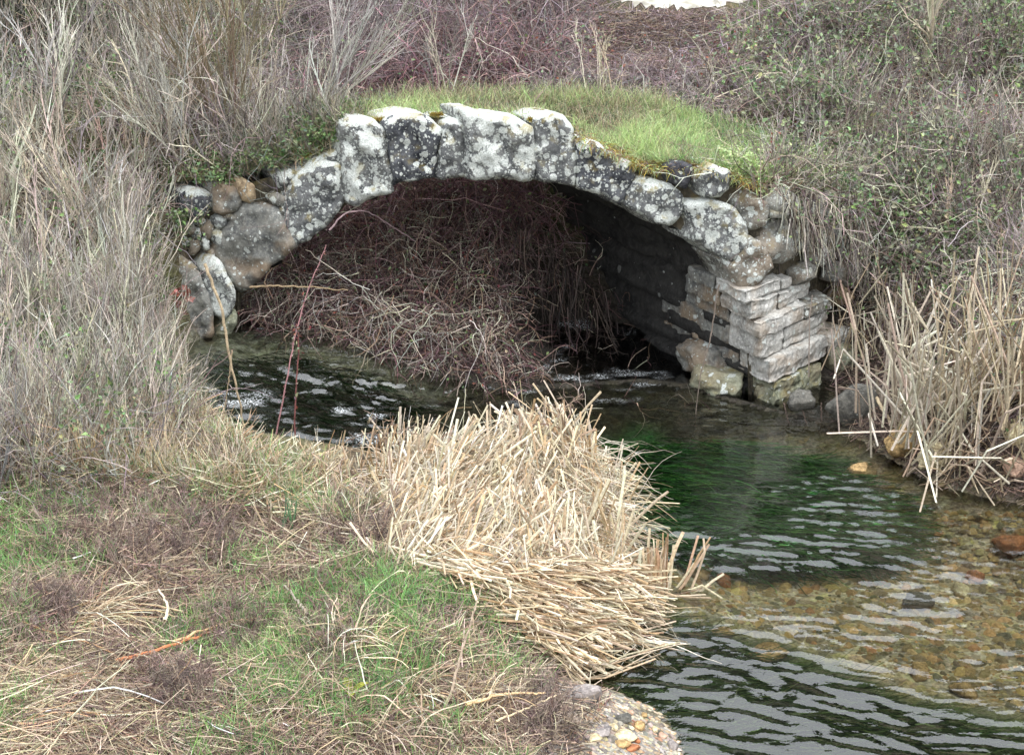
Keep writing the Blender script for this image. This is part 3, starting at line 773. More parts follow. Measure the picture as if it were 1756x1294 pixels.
# courses of the pier on the right: each one a stone on the wing side and a stone on the barrel side
PR = np.array([.67, .742]); PL = np.array([-.47, .883])
def corner(px, py): return at_Y(px, py, 13.12)
COURSE = [(1272, 500, 1281, 520, .60, .5), (1283, 522, 1299, 552, .82, .62), (1299, 554, 1301, 576, .98, .75), (1301, 579, 1313, 617, .92, 1.1), (1316, 620, 1318, 653, 1.16, 1.25)]
for i, (xa, ya, xb, yb, lr, ll) in enumerate(COURSE):
    a_, b_ = corner(xa, ya), corner(xb, yb)
    c2 = (a_[:2] + b_[:2]) / 2 + np.array([(.012, -.015), (-.012, .012), (.02, -.02), (-.01, .015), (.015, -.012)][i]); z1, z0 = a_[2] + .008, b_[2] - .004
    mid = (.78, .45, .62, .34, .70)[i]
    rgt = [c2, c2 + PR * lr * mid, c2 + PR * lr * mid + PL * .38, c2 + PL * .42]
    rgt2 = [c2 + PR * (lr * mid + .012), c2 + PR * lr, c2 + PR * lr + PL * .36, c2 + PR * (lr * mid + .012) + PL * .36]
    lft = [c2 + PL * .435, c2 + PL * .435 + PR * .4, c2 + PL * (.3 + ll) + PR * .4, c2 + PL * (.3 + ll)]
    tl = (.02, -.03, .03, -.015, .025)[i]
    rough_block('pier_stone', rgt, z0, z1, MS_PIER, BR, tilt=(tl, tl))
    rough_block('pier_stone', rgt2, z0 + .012, z1 - .018, (MS_PIER, MS_PIER, MS_RUB, MS_PIER, MS_PIER)[i], BR, tilt=(-tl, .02))
    rough_block('pier_stone', lft, z0 - .005, z1 - .005, MS_GREY, BR)
c2 = corner(1324, 672)[:2]
a_, b_ = corner(1319, 657), corner(1334, 699); c3 = (a_[:2] + b_[:2]) / 2
rough_block('footing_stone', [c3, c3 + PR * .66, c3 + PR * .62 + PL * .4, c3 + PL * .42], float(b_[2]), float(a_[2]) - .006, MS_BASE, BR, rough=.035, inset=.04)
rough_block('footing_stone', [c3 + PL * .43, c3 + PL * .43 + PR * .4, c3 + PL * 1.1 + PR * .4, c3 + PL * 1.1], float(b_[2]) - .02, float(a_[2]) - .03, MS_GREY, BR, rough=.035, inset=.03)
fb = boulder('footing_stone', (float(c2[0] + .66), float(c2[1] + .72), .10), (.20, .18, .15), MS_BASE, BR, .14, 4, .75)
boulder('footing_stone', (float(c2[0] - .34), float(c2[1] + .40), .06), (.24, .3, .13), MS_BASE, BR, .2, 4, .2)
boulder('footing_stone', (float(c2[0] - .46), float(c2[1] + .72), .13), (.22, .3, .16), MS_GREY, BR, .2, 4, .1)
boulder('footing_stone', (float(c2[0] - .30), float(c2[1] + .86), .34), (.25, .4, .13), MS_GREY, BR, .2, 4, .2)
for px, py, sx, sz, mt in ((1330, 420, .26, .20, MS_RUB), (1395, 410, .26, .17, MS_GREY), (1340, 350, .24, .15, MS_RUB), (1410, 355, .2, .14, MS_RUB), (1460, 480, .2, .16, MS_GREY), (1345, 415, .16, .12, MS_GREY), (1330, 360, .14, .10, MS_RUB), (1385, 375, .15, .11, MS_GREY), (1425, 400, .16, .12, MS_RUB), (1480, 430, .16, .12, MS_RUB), (1440, 512, .10, .10, MS_TAN), (1452, 545, .17, .13, MS_RUB), (1400, 440, .16, .12, MS_RUB), (1372, 470, .16, .10, MS_RUB), (1430, 470, .14, .10, MS_GREY)):
    p = at_wing(np.array([float(px)]), np.array([float(py)]), .02)[0]
    boulder('wall_stone', (float(p[0]), float(p[1] + .05), float(p[2])), (sx, .14, sz), mt, BR, .2, 3, .7)

# ================================================================== plants
def tw(*c): return lin(*c)
GREY_TWIG = np.array([lin(168, 163, 156), lin(146, 141, 135), lin(188, 183, 174), lin(118, 113, 109)])
TAN_TWIG = np.array([lin(186, 178, 162), lin(162, 154, 140), lin(202, 195, 178), lin(140, 130, 118)])
PURPLE = np.array([lin(138, 124, 126), lin(112, 100, 103), lin(164, 152, 149), lin(124, 108, 106)])
DARKTWIG = np.array([lin(82, 72, 68), lin(66, 58, 56), lin(98, 86, 78)])
GREENLEAF = np.array([lin(112, 138, 84), lin(92, 122, 74), lin(136, 156, 106), lin(84, 110, 72)])
DULLLEAF = np.array([lin(122, 136, 104), lin(140, 148, 122), lin(106, 120, 94), lin(150, 150, 118)])
REDLEAF = np.array([lin(132, 72, 62), lin(118, 62, 66), lin(150, 94, 78)])
STRAW = np.array([lin(226, 212, 184), lin(214, 197, 166), lin(234, 222, 198), lin(200, 178, 146), lin(186, 158, 124)])
DULLSTRAW = np.array([lin(192, 178, 152), lin(172, 154, 128), lin(206, 192, 168), lin(152, 132, 110)])
LITTER = np.array([lin(154, 136, 122), lin(126, 108, 100), lin(178, 160, 138), lin(108, 90, 86), lin(142, 118, 106)])
GRASSG = np.array([lin(140, 182, 108), lin(122, 168, 100), lin(160, 196, 122), lin(112, 156, 104)])
BRIGHTG = np.array([lin(182, 204, 142), lin(170, 196, 132), lin(196, 212, 158), lin(192, 200, 146)])

def up_dirs(n, lean=0.25, bias=(0, 0, 0)):
    d = rng.normal(size=(n, 3)) * lean + np.array([0, 0, 1.0]) + np.array(bias); return norm(d)

def upright_brush(s, P, hlo, hhi, cols, r=.004, nb=4, lean=.22, spread=.35, bias=(0, 0, 0), curl=.09, blen=.4, sub=0):
    """thin upright stems with branchlets"""
    n = len(P); L = rng.uniform(hlo, hhi, n)
    base = P - np.array([0, 0, .03])
    A = grow(base, up_dirs(n, lean, bias), L, 6, curl, .02)
    c = tint(cols, n); s.strands(A, r * np.clip(np.exp(rng.normal(size=n) * .42), .5, 2.6), c)
    if nb:
        B, i = branches(A, nb, L * blen, .2, .95, spread, 4, .12, 0, .25)
        s.strands(B, r * .62 * rng.uniform(.7, 1.2, len(B)), c[i] * rng.uniform(.85, 1.2, (len(B), 1)))
        if sub:
            Cc, j = branches(B, sub, L[i] * blen * .5, .2, .95, spread * 1.2, 3, .15, 0, .2)
            s.strands(Cc, r * .42, c[i][j] * rng.uniform(.85, 1.2, (len(Cc), 1)))
    return A

def tangle(s, P, lo, hi, cols, r=.0045, nb=3, lift=.9, grav=.16, curl=.25, bias=(0, 0, 0), K=9, blen=.35, scale=1.0):
    """arching, falling canes that catch in each other"""
    n = len(P); L = rng.uniform(lo, hi, n) * scale
    d = rng.normal(size=(n, 3)) * .6 + np.array([0, 0, lift]) + np.array(bias)
    A = grow(P - np.array([0, 0, .02]), d, L, K, curl, grav)
    c = tint(cols, n, .22, .07); s.strands(A, r * rng.uniform(.6, 1.5, n), c)
    if nb:
        B, i = branches(A, nb, L * blen, .15, 1, .9, 4, .3, .08, 0)
        s.strands(B, r * .6 * rng.uniform(.6, 1.2, len(B)), c[i] * rng.uniform(.8, 1.25, (len(B), 1)))
    return A

def leaf_on(s, A, n_per, lo, hi, cols, up=.5, off=.02, tmin=.2):
    i = np.repeat(np.arange(len(A)), n_per); t = rng.uniform(tmin, 1, len(i)) * (A.shape[1] - 1)
    k = np.minimum(t.astype(int), A.shape[1] - 2); f = (t - k)[:, None]
    p = A[i, k] * (1 - f) + A[i, k + 1] * f + rng.normal(size=(len(i), 3)) * off
    s.leaves(p, rng.uniform(lo, hi, len(i)), tint(cols, len(i), .2, .08), up)

def blades(s, P, lo, hi, cols, r=.003, lean=.45, grav=.12, K=5, bias=(0, 0, 0)):
    n = len(P)
    A = grow(P - np.array([0, 0, .01]), up_dirs(n, lean, bias), rng.uniform(lo, hi, n), K, .08, grav)
    s.strands(A, r * rng.uniform(.7, 1.3, n), tint(cols, n, .18, .06), 2, tip=.15)

def lying(s, P, lo, hi, cols, r=.0035, ang=None, spread=1.6, lift=.12, K=4, curl=.12, sides=3, flat=.6):
    """dead stalks lying every which way on the ground"""
    n = len(P); a = (rng.uniform(0, 2 * PI, n) if ang is None else ang + rng.normal(size=n) * spread)
    d = np.stack([np.cos(a), np.sin(a), rng.normal(size=n) * lift + lift * .4], -1)
    L = rng.uniform(lo, hi, n)
    A = grow(P - d * L[:, None] * .5 + np.array([0, 0, 1.0]) * rng.uniform(.005, .05, (n, 1)), d, L, K, curl, .02)
    # keep them out of the ground
    zg = lookup(GTOP, A[..., 0], A[..., 1]) + .006
    A[..., 2] = np.maximum(A[..., 2], zg)
    s.strands(A, r * rng.uniform(.6, 1.4, n), tint(cols, n, .2, .06), sides, flat, .6)

def thin(P, keep, seed, scale=1.2, lo=.4, hi=.6):
    """drop points where a slow noise is low, for clumps and gaps"""
    k = fbm(P[:, 0], P[:, 1], scale, seed)
    return P[rng.random(len(P)) < keep * smooth(k, lo, hi) + (1 - keep) * .5]

TAGN = {}
def stuff(s, name, mat, label, cat):
    o = s.build(name, mat); tag(o, label, cat, kind='stuff'); return o

# ------------------------------------------------------------------ grass on the deck
DECK_PX = [(545, 232), (600, 192), (700, 172), (850, 166), (1000, 172), (1150, 182), (1290, 232), (1440, 290), (1430, 325), (1330, 322), (1250, 290), (1150, 287), (1110, 284), (1060, 262), (990, 235), (975, 202), (900, 202), (800, 190), (700, 196), (620, 206)]
s = Soup()
P = scatter(DECK_PX, 30000, y0=12.5); hk = fbm(P[:, 0], P[:, 1], 3.2, 90)
P = P[rng.random(len(P)) < .35 + .65 * smooth(hk, .35, .5)]; hk = fbm(P[:, 0], P[:, 1], 3.2, 90)
pk = fbm(P[:, 0], P[:, 1], 2.1, 92); dry = pk > .54; blades(s, P[dry & (hk < .6)], .02, .08, np.concatenate([DULLSTRAW, BRIGHTG, DULLLEAF]), .0028, .6, .12, 4); P = P[~dry]; hk = hk[~dry]; blades(s, P[hk < .52], .025, .08, BRIGHTG, .0028, .6, .12, 4); blades(s, P[hk >= .52], .06, .17, BRIGHTG, .003, .55, .2, 5)
P = scatter([(1150, 190), (1290, 220), (1460, 285), (1450, 345), (1330, 345), (1240, 300), (1150, 285)], 5000, y0=12.5); blades(s, P, .05, .2, np.concatenate([BRIGHTG, GRASSG, DULLLEAF]), .003, .6, .16, 5)
P = scatter([(560, 200), (700, 165), (1000, 162), (1150, 175), (1160, 200), (1000, 185), (850, 178), (700, 180), (600, 205)], 5200, y0=12.5); blades(s, P, .06, .22, np.concatenate([DULLSTRAW, DULLLEAF, BRIGHTG]), .0028, .5, .14, 5)
P = scatter(DECK_PX, 7000, y0=12.5); blades(s, P, .05, .15, np.concatenate([DULLLEAF, DULLSTRAW]), .0024, .45, .1, 4)
stuff(s, 'bridge_grass', M_GRASS, 'short bright green grass covering the deck behind the crown of the arch', 'grass')
s = Soup()
MOSS = np.array([lin(186, 164, 84), lin(166, 146, 76), lin(150, 146, 84), lin(154, 126, 78)])
for poly, k in (([(990, 236), (1060, 262), (1110, 284), (1250, 286), (1250, 298), (1150, 296), (1100, 292), (1050, 268), (990, 246)], 5200), ([(620, 204), (665, 200), (662, 222), (640, 214)], 900), ([(738, 196), (760, 196), (756, 218), (744, 216)], 700),
                ([(905, 200), (920, 200), (918, 225), (908, 222)], 600), ([(510, 282), (550, 262), (560, 280), (515, 296)], 900), ([(1085, 290), (1150, 296), (1150, 316), (1120, 312)], 1500)):
    P = scatter(poly, k, y0=12.5); blades(s, P, .012, .035, MOSS, .004, .7, 0, 3)
q = np.interp(rng.uniform(0, 1, 2600), np.linspace(0, 1, 7), [990, 1040, 1090, 1150, 1200, 1250, 1300]); e_ = at_face(q, np.interp(q, TOPLINE[:, 0], TOPLINE[:, 1]) + rng.normal(size=2600) * 3, .0) - FNOR * rng.uniform(-.05, .16, (2600, 1))
A = grow(e_, np.c_[rng.normal(size=(2600, 2)) * .5 + FNOR[:2] * .5, rng.uniform(-.4, .8, 2600)], rng.uniform(.03, .1, 2600), 4, .1, .3)
s.strands(A, .0035, tint(np.concatenate([MOSS, MOSS, BRIGHTG, LITTER]), 2600, .2), 2, tip=.3)
stuff(s, 'yellow_moss', M_GRASS, 'yellow brown moss edging the tops of the arch stones', 'moss')

s = Soup()
LW = [(400, 312), (470, 292), (520, 280), (565, 258), (592, 214), (640, 190), (560, 180), (470, 225), (380, 280)]
P = scatter(LW, 5200, y0=12.5); blades(s, P, .05, .16, np.concatenate([DULLLEAF, GRASSG, DULLSTRAW]), .003, .6, .14)
P = scatter(LW, 2600, y0=12.5); s.leaves(P + rng.uniform(0, 1, (len(P), 1)) * np.array([0, 0, .12]), rng.uniform(.02, .05, len(P)), tint(np.concatenate([DULLLEAF, GREENLEAF, GREENLEAF * .7]), len(P), .25))
P = scatter(LW, 700, y0=12.5); upright_brush(s, P, .1, .35, np.concatenate([GREY_TWIG, TAN_TWIG]), .003, 4, .4, .5)
stuff(s, 'rough_herbage', M_GRASS, 'rough grass and weeds over the left haunch of the bridge', 'undergrowth')

# ------------------------------------------------------------------ brush on the slopes
s = Soup()   # left bank
LB = [(-160, 20), (300, 0), (560, 0), (600, 120), (560, 215), (480, 262), (420, 296), (300, 320), (275, 400), (268, 520), (300, 600), (322, 690), (320, 760), (230, 830), (110, 860), (-160, 870)]
P = thin(scatter(LB, 9000), .75, 51, 1.5)
upright_brush(s, P, .25, .75, np.concatenate([GREY_TWIG, TAN_TWIG]), .0036, 4, .25, .4)
P = thin(scatter(LB, 2600), .9, 52, 1.1); tangle(s, P, .4, 1.0, np.concatenate([GREY_TWIG, PURPLE]), .0036, 3, .9, .13)
P = thin(scatter(LB, 900), .6, 57); upright_brush(s, P, .35, .9, np.concatenate([GREY_TWIG, TAN_TWIG * 1.15]), .0075, 5, .3, .4)
P = scatter(LB, 6000); lying(s, P, .15, .5, np.concatenate([TAN_TWIG, LITTER]), .003, lift=.45)
stuff(s, 'dry_brush', M_TWIG, 'grey and tan leafless brush covering the bank left of the bridge', 'brush')
s = Soup()
P = thin(scatter(LB, 24000), .95, 53, 1.3, .44, .60); s.leaves(P + rng.uniform(0, 1, (len(P), 1)) * np.array([0, 0, .5]), rng.uniform(.02, .05, len(P)), tint(np.concatenate([DULLLEAF, GREENLEAF]), len(P), .2, .08))
P = thin(scatter(LB, 9000), .95, 54, 1.6); blades(s, P, .08, .25, np.concatenate([GRASSG, DULLLEAF, DULLSTRAW]), .003)
stuff(s, 'undergrowth', M_LEAF, 'dull green leaves and grass showing low among the grey twigs', 'undergrowth')

s = Soup()   # behind the bridge
BB = [(520, -40), (1060, -40), (1060, 8), (1160, 26), (1320, 6), (1340, -40), (1500, -40), (1400, 120), (1250, 190), (1130, 176), (1000, 166), (850, 160), (700, 166), (600, 182), (560, 210), (520, 150)]
BLOW = [(1000, -60), (1380, -60), (1340, 115), (1030, 115)]
P = scatter(BB, 6500, y0=14.8); P = P[(P[:, 1] > 16.2) | (P[:, 0] > .5) | (rng.random(len(P)) < .4)]
px, py = to_px(P); low = in_poly(px, py, BLOW)
tangle(s, P[~low], .6, 1.5, PURPLE, .0042, 4, .8, .17, .28, scale=1 - .72 * smooth(px[~low], 940, 1010) * (1 - smooth(px[~low], 1360, 1420)))
tangle(s, P[low & (py > 60)], .06, .16, PURPLE, .0035, 3, .3, .25, .28)
P = scatter(BB, 5600, y0=14.8); P = P[(P[:, 1] > 16.2) | (P[:, 0] > .5) | (rng.random(len(P)) < .4)]; px, py = to_px(P); low = in_poly(px, py, BLOW)
tangle(s, P[~low], .3, .8, np.concatenate([PURPLE, DARKTWIG, GREY_TWIG]), .0034, 4, .5, .12, .35, scale=1 - .55 * smooth(px[~low], 940, 1010) * (1 - smooth(px[~low], 1360, 1420)))
P = scatter([(1000, 8), (1060, 24), (1160, 34), (1320, 18), (1400, 0), (1400, 130), (1000, 130)], 5200, y0=14.8); lying(s, P, .08, .3, np.concatenate([PURPLE, LITTER]), .003, lift=.35)
P = scatter([(1000, 30), (1400, 30), (1400, 130), (1000, 130)], 1600, y0=14.8); tangle(s, P, .08, .24, PURPLE, .0032, 3, .4, .2, .3)
P = thin(scatter(BB, 9000, y0=14.8), .9, 64, 1.3, .45, .6); px, py = to_px(P); P = P[~in_poly(px, py, BLOW)]; s2 = Soup(); s2.leaves(P + rng.uniform(0, 1, (len(P), 1)) * np.array([0, 0, .5]), rng.uniform(.015, .04, len(P)), tint(np.concatenate([DULLLEAF, DULLLEAF, REDLEAF]), len(P), .2, .08))
stuff(s2, 'thicket_leaves', M_LEAF, 'few dull leaves caught in the brambles behind the bridge', 'undergrowth')
stuff(s, 'bramble_thicket', M_TWIG, 'purple brown leafless bramble tangle on the slope behind the bridge', 'brambles')

s = Soup(); s2 = Soup()  # right bank
RB = [(1150, 190), (1300, 60), (1500, -40), (1920, -40), (1920, 760), (1756, 700), (1560, 560), (1480, 520), (1400, 470), (1330, 420), (1290, 340), (1330, 300), (1420, 300), (1440, 270), (1290, 226)]
P = thin(scatter(RB, 7500), .7, 61, 1.4)
upright_brush(s, P, .2, .65, np.concatenate([TAN_TWIG, GREY_TWIG, PURPLE]), .0036, 4, .35, .5)
P = scatter(RB, 4200); A = tangle(s, P, .3, 1.0, np.concatenate([PURPLE, DARKTWIG, TAN_TWIG]), .0038, 3, .8, .16, .28)
P = scatter([(1440, 560), (1560, 560), (1900, 700), (1900, 880), (1740, 862), (1640, 836), (1540, 790), (1470, 752), (1430, 700)], 5200, GZ); lying(s, P, .1, .4, np.concatenate([LITTER, DARKTWIG, DARKTWIG]), .0032, lift=.4)
P = scatter(RB, 7000); lying(s, P, .12, .45, np.concatenate([TAN_TWIG, LITTER]), .003, lift=.45)
stuff(s, 'bank_brush', M_TWIG, 'brown and tan dry stems crowding the slope right of the bridge', 'brush')
leaf_on(s2, A, 3, .02, .045, np.concatenate([DULLLEAF, GREENLEAF]))
P = thin(scatter(RB, 26000), .9, 62, 1.2, .42, .58); s2.leaves(P + rng.uniform(0, 1, (len(P), 1)) * np.array([0, 0, .5]), rng.uniform(.02, .065, len(P)), tint(np.concatenate([DULLLEAF, GREENLEAF, DULLLEAF * 1.35]), len(P), .22, .08))
P = thin(scatter(RB, 2500), .9, 63, 2.2, .5, .6); s2.leaves(P + rng.uniform(0, 1, (len(P), 1)) * np.array([0, 0, .4]), rng.uniform(.015, .04, len(P)), tint(REDLEAF, len(P)))
P = scatter([(1230, 280), (1440, 270), (1450, 350), (1330, 390), (1260, 330)], 3500); s2.leaves(P + rng.uniform(0, 1, (len(P), 1)) * np.array([0, 0, .15]), rng.uniform(.02, .04, len(P)), tint(BRIGHTG, len(P), .2))
stuff(s2, 'bank_leaves', M_LEAF, 'small dull green and reddish leaves on the slope right of the bridge', 'undergrowth')

# stems that hang down over the wing wall on the right
s = Soup()
hp = sample_poly([(1335, 318), (1490, 335), (1510, 480), (1450, 430), (1370, 400), (1340, 360)], 300)
P = at_Y(hp[:, 0], hp[:, 1], 13.15 + (hp[:, 0] - 1290) * .0043 - .08)
A = grow(P, np.stack([rng.normal(size=300) * .25, rng.normal(size=300) * .15 - .1, -np.ones(300)], -1), rng.uniform(.12, .38, 300), 6, .12, .15)
s.strands(A, .0045 * rng.uniform(.6, 1.4, 300), tint(np.concatenate([GREY_TWIG, TAN_TWIG, DARKTWIG]), 300))
stuff(s, 'hanging_stems', M_TWIG, 'thin dry stems hanging over the wall above the right hand pier', 'brush')

# ------------------------------------------------------------------ the bramble mass under the arch
ARB = [(405, 545), (480, 560), (560, 580), (640, 604), (720, 630), (800, 654), (900, 676), (1000, 690), (1100, 698), (1230, 700), (1200, 500), (1100, 400), (960, 330), (880, 306), (750, 306), (640, 340), (560, 395), (500, 440), (430, 500)]
br = empty('bramble_bush', tuple(map(float, on_ground(np.array([760.]), np.array([600.]), GZ, 13.0)[0])), 'tangled leafless red brown bramble heaped up under the stone arch', 'bramble')
s = Soup(); st = Soup(); sl = Soup()
P = scatter(ARB, 5600, GZ, 13.0)
ax_, ay_ = to_px(P)
P = P[(P[:, 1] < 17.5) & (rng.random(len(P)) < 1 - .96 * smooth(ax_, 830, 950))]
REDC = np.array([lin(104, 80, 82), lin(78, 62, 62), lin(156, 136, 126), lin(94, 68, 72), lin(70, 58, 56), lin(128, 104, 90)])
P2 = P[rng.random(len(P)) < .45]
near_ = smooth(P2[:, 1], 14.3, 15.6)
A = tangle(s, P2, .3, 1.1, REDC, .005, 0, .8, .2, .22, (-.1, -.25, 0), 10, scale=.5 + .65 * near_)
B, i = branches(A, 4, .4, .1, 1, .9, 5, .3, .12, -.1); st.strands(B, .0032 * rng.uniform(.6, 1.3, len(B)), tint(np.concatenate([REDC, REDC, TAN_TWIG]), len(B), .25))
fx2 = rng.uniform(-3.0, .35, 1700); fy2 = rng.uniform(15.25, 16.9, 1700); F2 = np.stack([fx2, fy2, lookup(GZ, fx2, fy2)], -1); F2 = F2[lookup(GD, fx2, fy2) > .05]
REDL = np.array([lin(140, 108, 112), lin(120, 92, 98), lin(164, 138, 134), lin(128, 96, 94), lin(104, 84, 86)])  # lighter copy of the cane colours, daylight beyond the arch put into them
A4 = tangle(s, F2, .6, 1.35, REDL, .0055, 0, .9, .16, .22, (-.1, -.2, 0), 10); B, i = branches(A4, 5, .45, .1, 1, .9, 5, .3, .12, -.1); st.strands(B, .0034 * rng.uniform(.6, 1.3, len(B)), tint(REDL, len(B), .25))
leaf_on(sl, A4, 2, .02, .05, np.concatenate([DULLLEAF, GREENLEAF]), .4)
tangle(st, P, .2, .6, np.concatenate([REDC, DARKTWIG, TAN_TWIG]), .0034, 3, .4, .18, .35, (0, -.2, 0), 7, scale=.6 + .5 * smooth(P[:, 1], 14.3, 15.6))
leaf_on(sl, A, 2, .02, .04, np.concatenate([DULLLEAF, GREENLEAF, REDLEAF]), .4)
# limp stems trailing into the water along its foot
e = on_water(*np.array([(c + rng.normal() * 8, d + rng.normal() * 6 - 6) for c, d in [(np.interp(t, np.arange(len(_far)), [q[0] for q in _far]), np.interp(t, np.arange(len(_far)), [q[1] for q in _far])) for t in rng.uniform(0, 5.6, 320)]]).T)
A2 = grow(e + np.array([0, .1, 0]) + np.array([0, 0, 1]) * rng.uniform(.1, .5, (len(e), 1)), np.stack([rng.normal(size=len(e)) * .9, -np.ones(len(e)) * .4, rng.normal(size=len(e)) * .5], -1), rng.uniform(.2, .7, len(e)), 9, .3, .16)
A2[..., 2] = np.maximum(A2[..., 2], wz(A2[..., 0], A2[..., 1]) - .01)
st.strands(A2, .0035 * rng.uniform(.6, 1.4, len(e)), tint(np.concatenate([REDC, TAN_TWIG, GREY_TWIG]), len(e), .25))
# stems hanging on the right, the shade there put into their darker colour
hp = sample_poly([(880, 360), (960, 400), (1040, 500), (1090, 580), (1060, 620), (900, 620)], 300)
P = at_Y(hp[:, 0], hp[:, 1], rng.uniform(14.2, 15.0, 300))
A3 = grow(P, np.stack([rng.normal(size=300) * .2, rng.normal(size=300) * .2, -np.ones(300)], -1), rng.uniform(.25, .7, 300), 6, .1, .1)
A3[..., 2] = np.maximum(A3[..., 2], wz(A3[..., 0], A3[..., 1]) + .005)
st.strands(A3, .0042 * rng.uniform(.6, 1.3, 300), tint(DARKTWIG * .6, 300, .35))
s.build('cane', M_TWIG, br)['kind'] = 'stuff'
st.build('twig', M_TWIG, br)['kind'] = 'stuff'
sl.build('foliage', M_LEAF, br)

# ------------------------------------------------------------------ foreground ground cover
FG = [(-120, 760), (120, 770), (300, 720), (345, 690), (385, 740), (440, 778), (560, 800), (640, 900), (700, 980), (850, 1010), (900, 1100), (960, 1165), (900, 1185), (905, 1300), (900, 1380), (-120, 1380)]
s = Soup()
P = scatter(FG, 26000); lying(s, P, .06, .28, LITTER, .0026, lift=.3)
P = thin(scatter(FG, 12000), .8, 71, 1.8); lying(s, P, .12, .45, DULLSTRAW, .0032, lift=.2)
P = thin(scatter(FG, 5000), .9, 72, 1.6); upright_brush(s, P, .05, .2, LITTER, .0026, 3, .5, .7, blen=.6)
def strip(n):   # the same ground a step beyond the picture's edges
    x = rng.uniform(-5.5, 1.0, n); y = rng.uniform(5.2, 10.5, n); k = ((y < 7.5) | (x < -2.6 - (y - 7.5) * .25)); x, y = x[k], y[k]
    k = lookup(GD, x, y) > .15; x, y = x[k], y[k]; return np.stack([x, y, lookup(GZ, x, y)], -1)
lying(s, strip(16000), .08, .32, np.concatenate([LITTER, DULLSTRAW]), .003, lift=.3)
stuff(s, 'dead_grass', M_STRAW, 'flattened brown dead grass and stalks matted over the near bank', 'dead grass')
s = Soup()
P = thin(scatter(FG, 60000), 1.0, 73, 1.5, .43, .58); blades(s, P, .05, .17, GRASSG, .0032, .55, .13)
P = scatter(FG, 6000); blades(s, P, .04, .14, np.concatenate([GRASSG, DULLLEAF]), .0024, .6, .15)
blades(s, thin(strip(22000), 1.0, 73, 1.5, .43, .58), .05, .17, GRASSG, .0032, .55, .13)
stuff(s, 'grass', M_GRASS, 'fresh green grass growing in patches through the dead stalks', 'grass')
s = Soup()
LL = [(200, 640), (330, 690), (385, 745), (440, 780), (560, 805), (640, 870), (620, 920), (400, 860), (240, 830), (60, 830), (0, 760)]
P = thin(scatter(LL, 5200), .9, 76, 1.8, .44, .58); lx, ly = to_px(P); sh_ = smooth(lx, 240, 360)[:, None]
for q, lo_, hi_ in ((P[sh_[:, 0] < .5], .10, .46), (P[sh_[:, 0] >= .5], .06, .30)):
    upright_brush(s, q, lo_, hi_, np.concatenate([DULLSTRAW, TAN_TWIG, STRAW]), .0034, 1, .42, .5, blen=.5)
P = thin(scatter(LL, 5000), .8, 77, 2); lying(s, P, .15, .5, np.concatenate([DULLSTRAW, STRAW]), .0036, lift=.35)
P = thin(scatter(LL, 9000), .8, 78, 2, .35, .55); blades(s, P, .06, .22, np.concatenate([GRASSG, GRASSG, DULLLEAF]), .0032)
stuff(s, 'tall_dead_grass', M_STRAW, 'tall tan dead grass standing along the near edge of the stream', 'dead grass')

s = Soup()
MAUVE = np.array([lin(138, 120, 112), lin(112, 96, 90), lin(160, 142, 130), lin(94, 82, 78)])
for poly, k in (([(60, 880), (330, 850), (400, 900), (380, 960), (240, 1000), (80, 960)], 900), ([(560, 850), (660, 860), (680, 940), (560, 940)], 320), ([(250, 1160), (360, 1160), (350, 1230), (260, 1220)], 260), ([(520, 1060), (640, 1050), (640, 1080), (560, 1180), (520, 1160)], 260), ([(900, 1190), (960, 1180), (985, 1260), (930, 1300), (880, 1260)], 240), ([(380, 1040), (470, 1080), (420, 1140), (330, 1110)], 240), ([(0, 1030), (130, 1010), (120, 1090), (0, 1110)], 300), ([(330, 740), (420, 790), (400, 830), (310, 790)], 240)):
    P = scatter(poly, k); A = upright_brush(s, P, .06, .2, MAUVE, .003, 6, .7, .9, blen=.6, sub=2)
stuff(s, 'dead_weeds', M_TWIG, 'mauve brown twiggy dead weeds in patches over the near bank', 'dead weeds')

# ------------------------------------------------------------------ bare shrubs that can be told apart
def gpt(px, py, G=None, y0=5.5):
    return on_ground(np.array([float(px)]), np.array([float(py)]), G, y0)[0]

def shrub(name, label, cat, px, py, h, nst, lean, cols, r, nb, spread=.35, bias=(0, 0, 0), sub=3, blen=.5, leaf=None, y0=5.5, group=None, foot=.06):
    p0 = gpt(px, py, None, y0); root = empty(name, tuple(map(float, p0)), label, cat, group)
    P = p0 + np.c_[rng.normal(size=(nst, 2)) * foot, np.full(nst, -.05)]
    L = h * rng.uniform(.75, 1.1, nst); c = tint(cols, nst, .12)
    A = grow(P, up_dirs(nst, lean, bias), L, 9, .06, 0)
    R = r * rng.uniform(.7, 1.15, nst)
    B, i = branches(A, nb, L * blen, .15, .97, spread, 6, .09, 0, .35); RB_ = r * .5 * rng.uniform(.6, 1.1, len(B)); CB = c[i] * rng.uniform(.9, 1.2, (len(B), 1))
    if sub: D, j = branches(B, sub, L[i] * blen * .45, .2, .97, spread, 4, .1, 0, .3)
    for k in range(nst):                                           # each stem with the twigs it carries
        s = Soup(); s.strands(A[k:k + 1], R[k], c[k:k + 1], 5, tip=.3); stem = s.build('trunk' if nst < 4 else 'stem', M_TWIG, root)
        t = Soup(); q = i == k; t.strands(B[q], RB_[q], CB[q], 4)
        if sub:
            q = i[j] == k; t.strands(D[q], r * .26, c[i][j][q] * rng.uniform(.9, 1.2, (q.sum(), 1)))
        t.build('twig', M_TWIG, root).parent = stem
    if leaf is not None:
        f = Soup(); leaf_on(f, B, leaf[0], leaf[1], leaf[2], leaf[3], .6); f.build('foliage', M_LEAF, root)
    return root

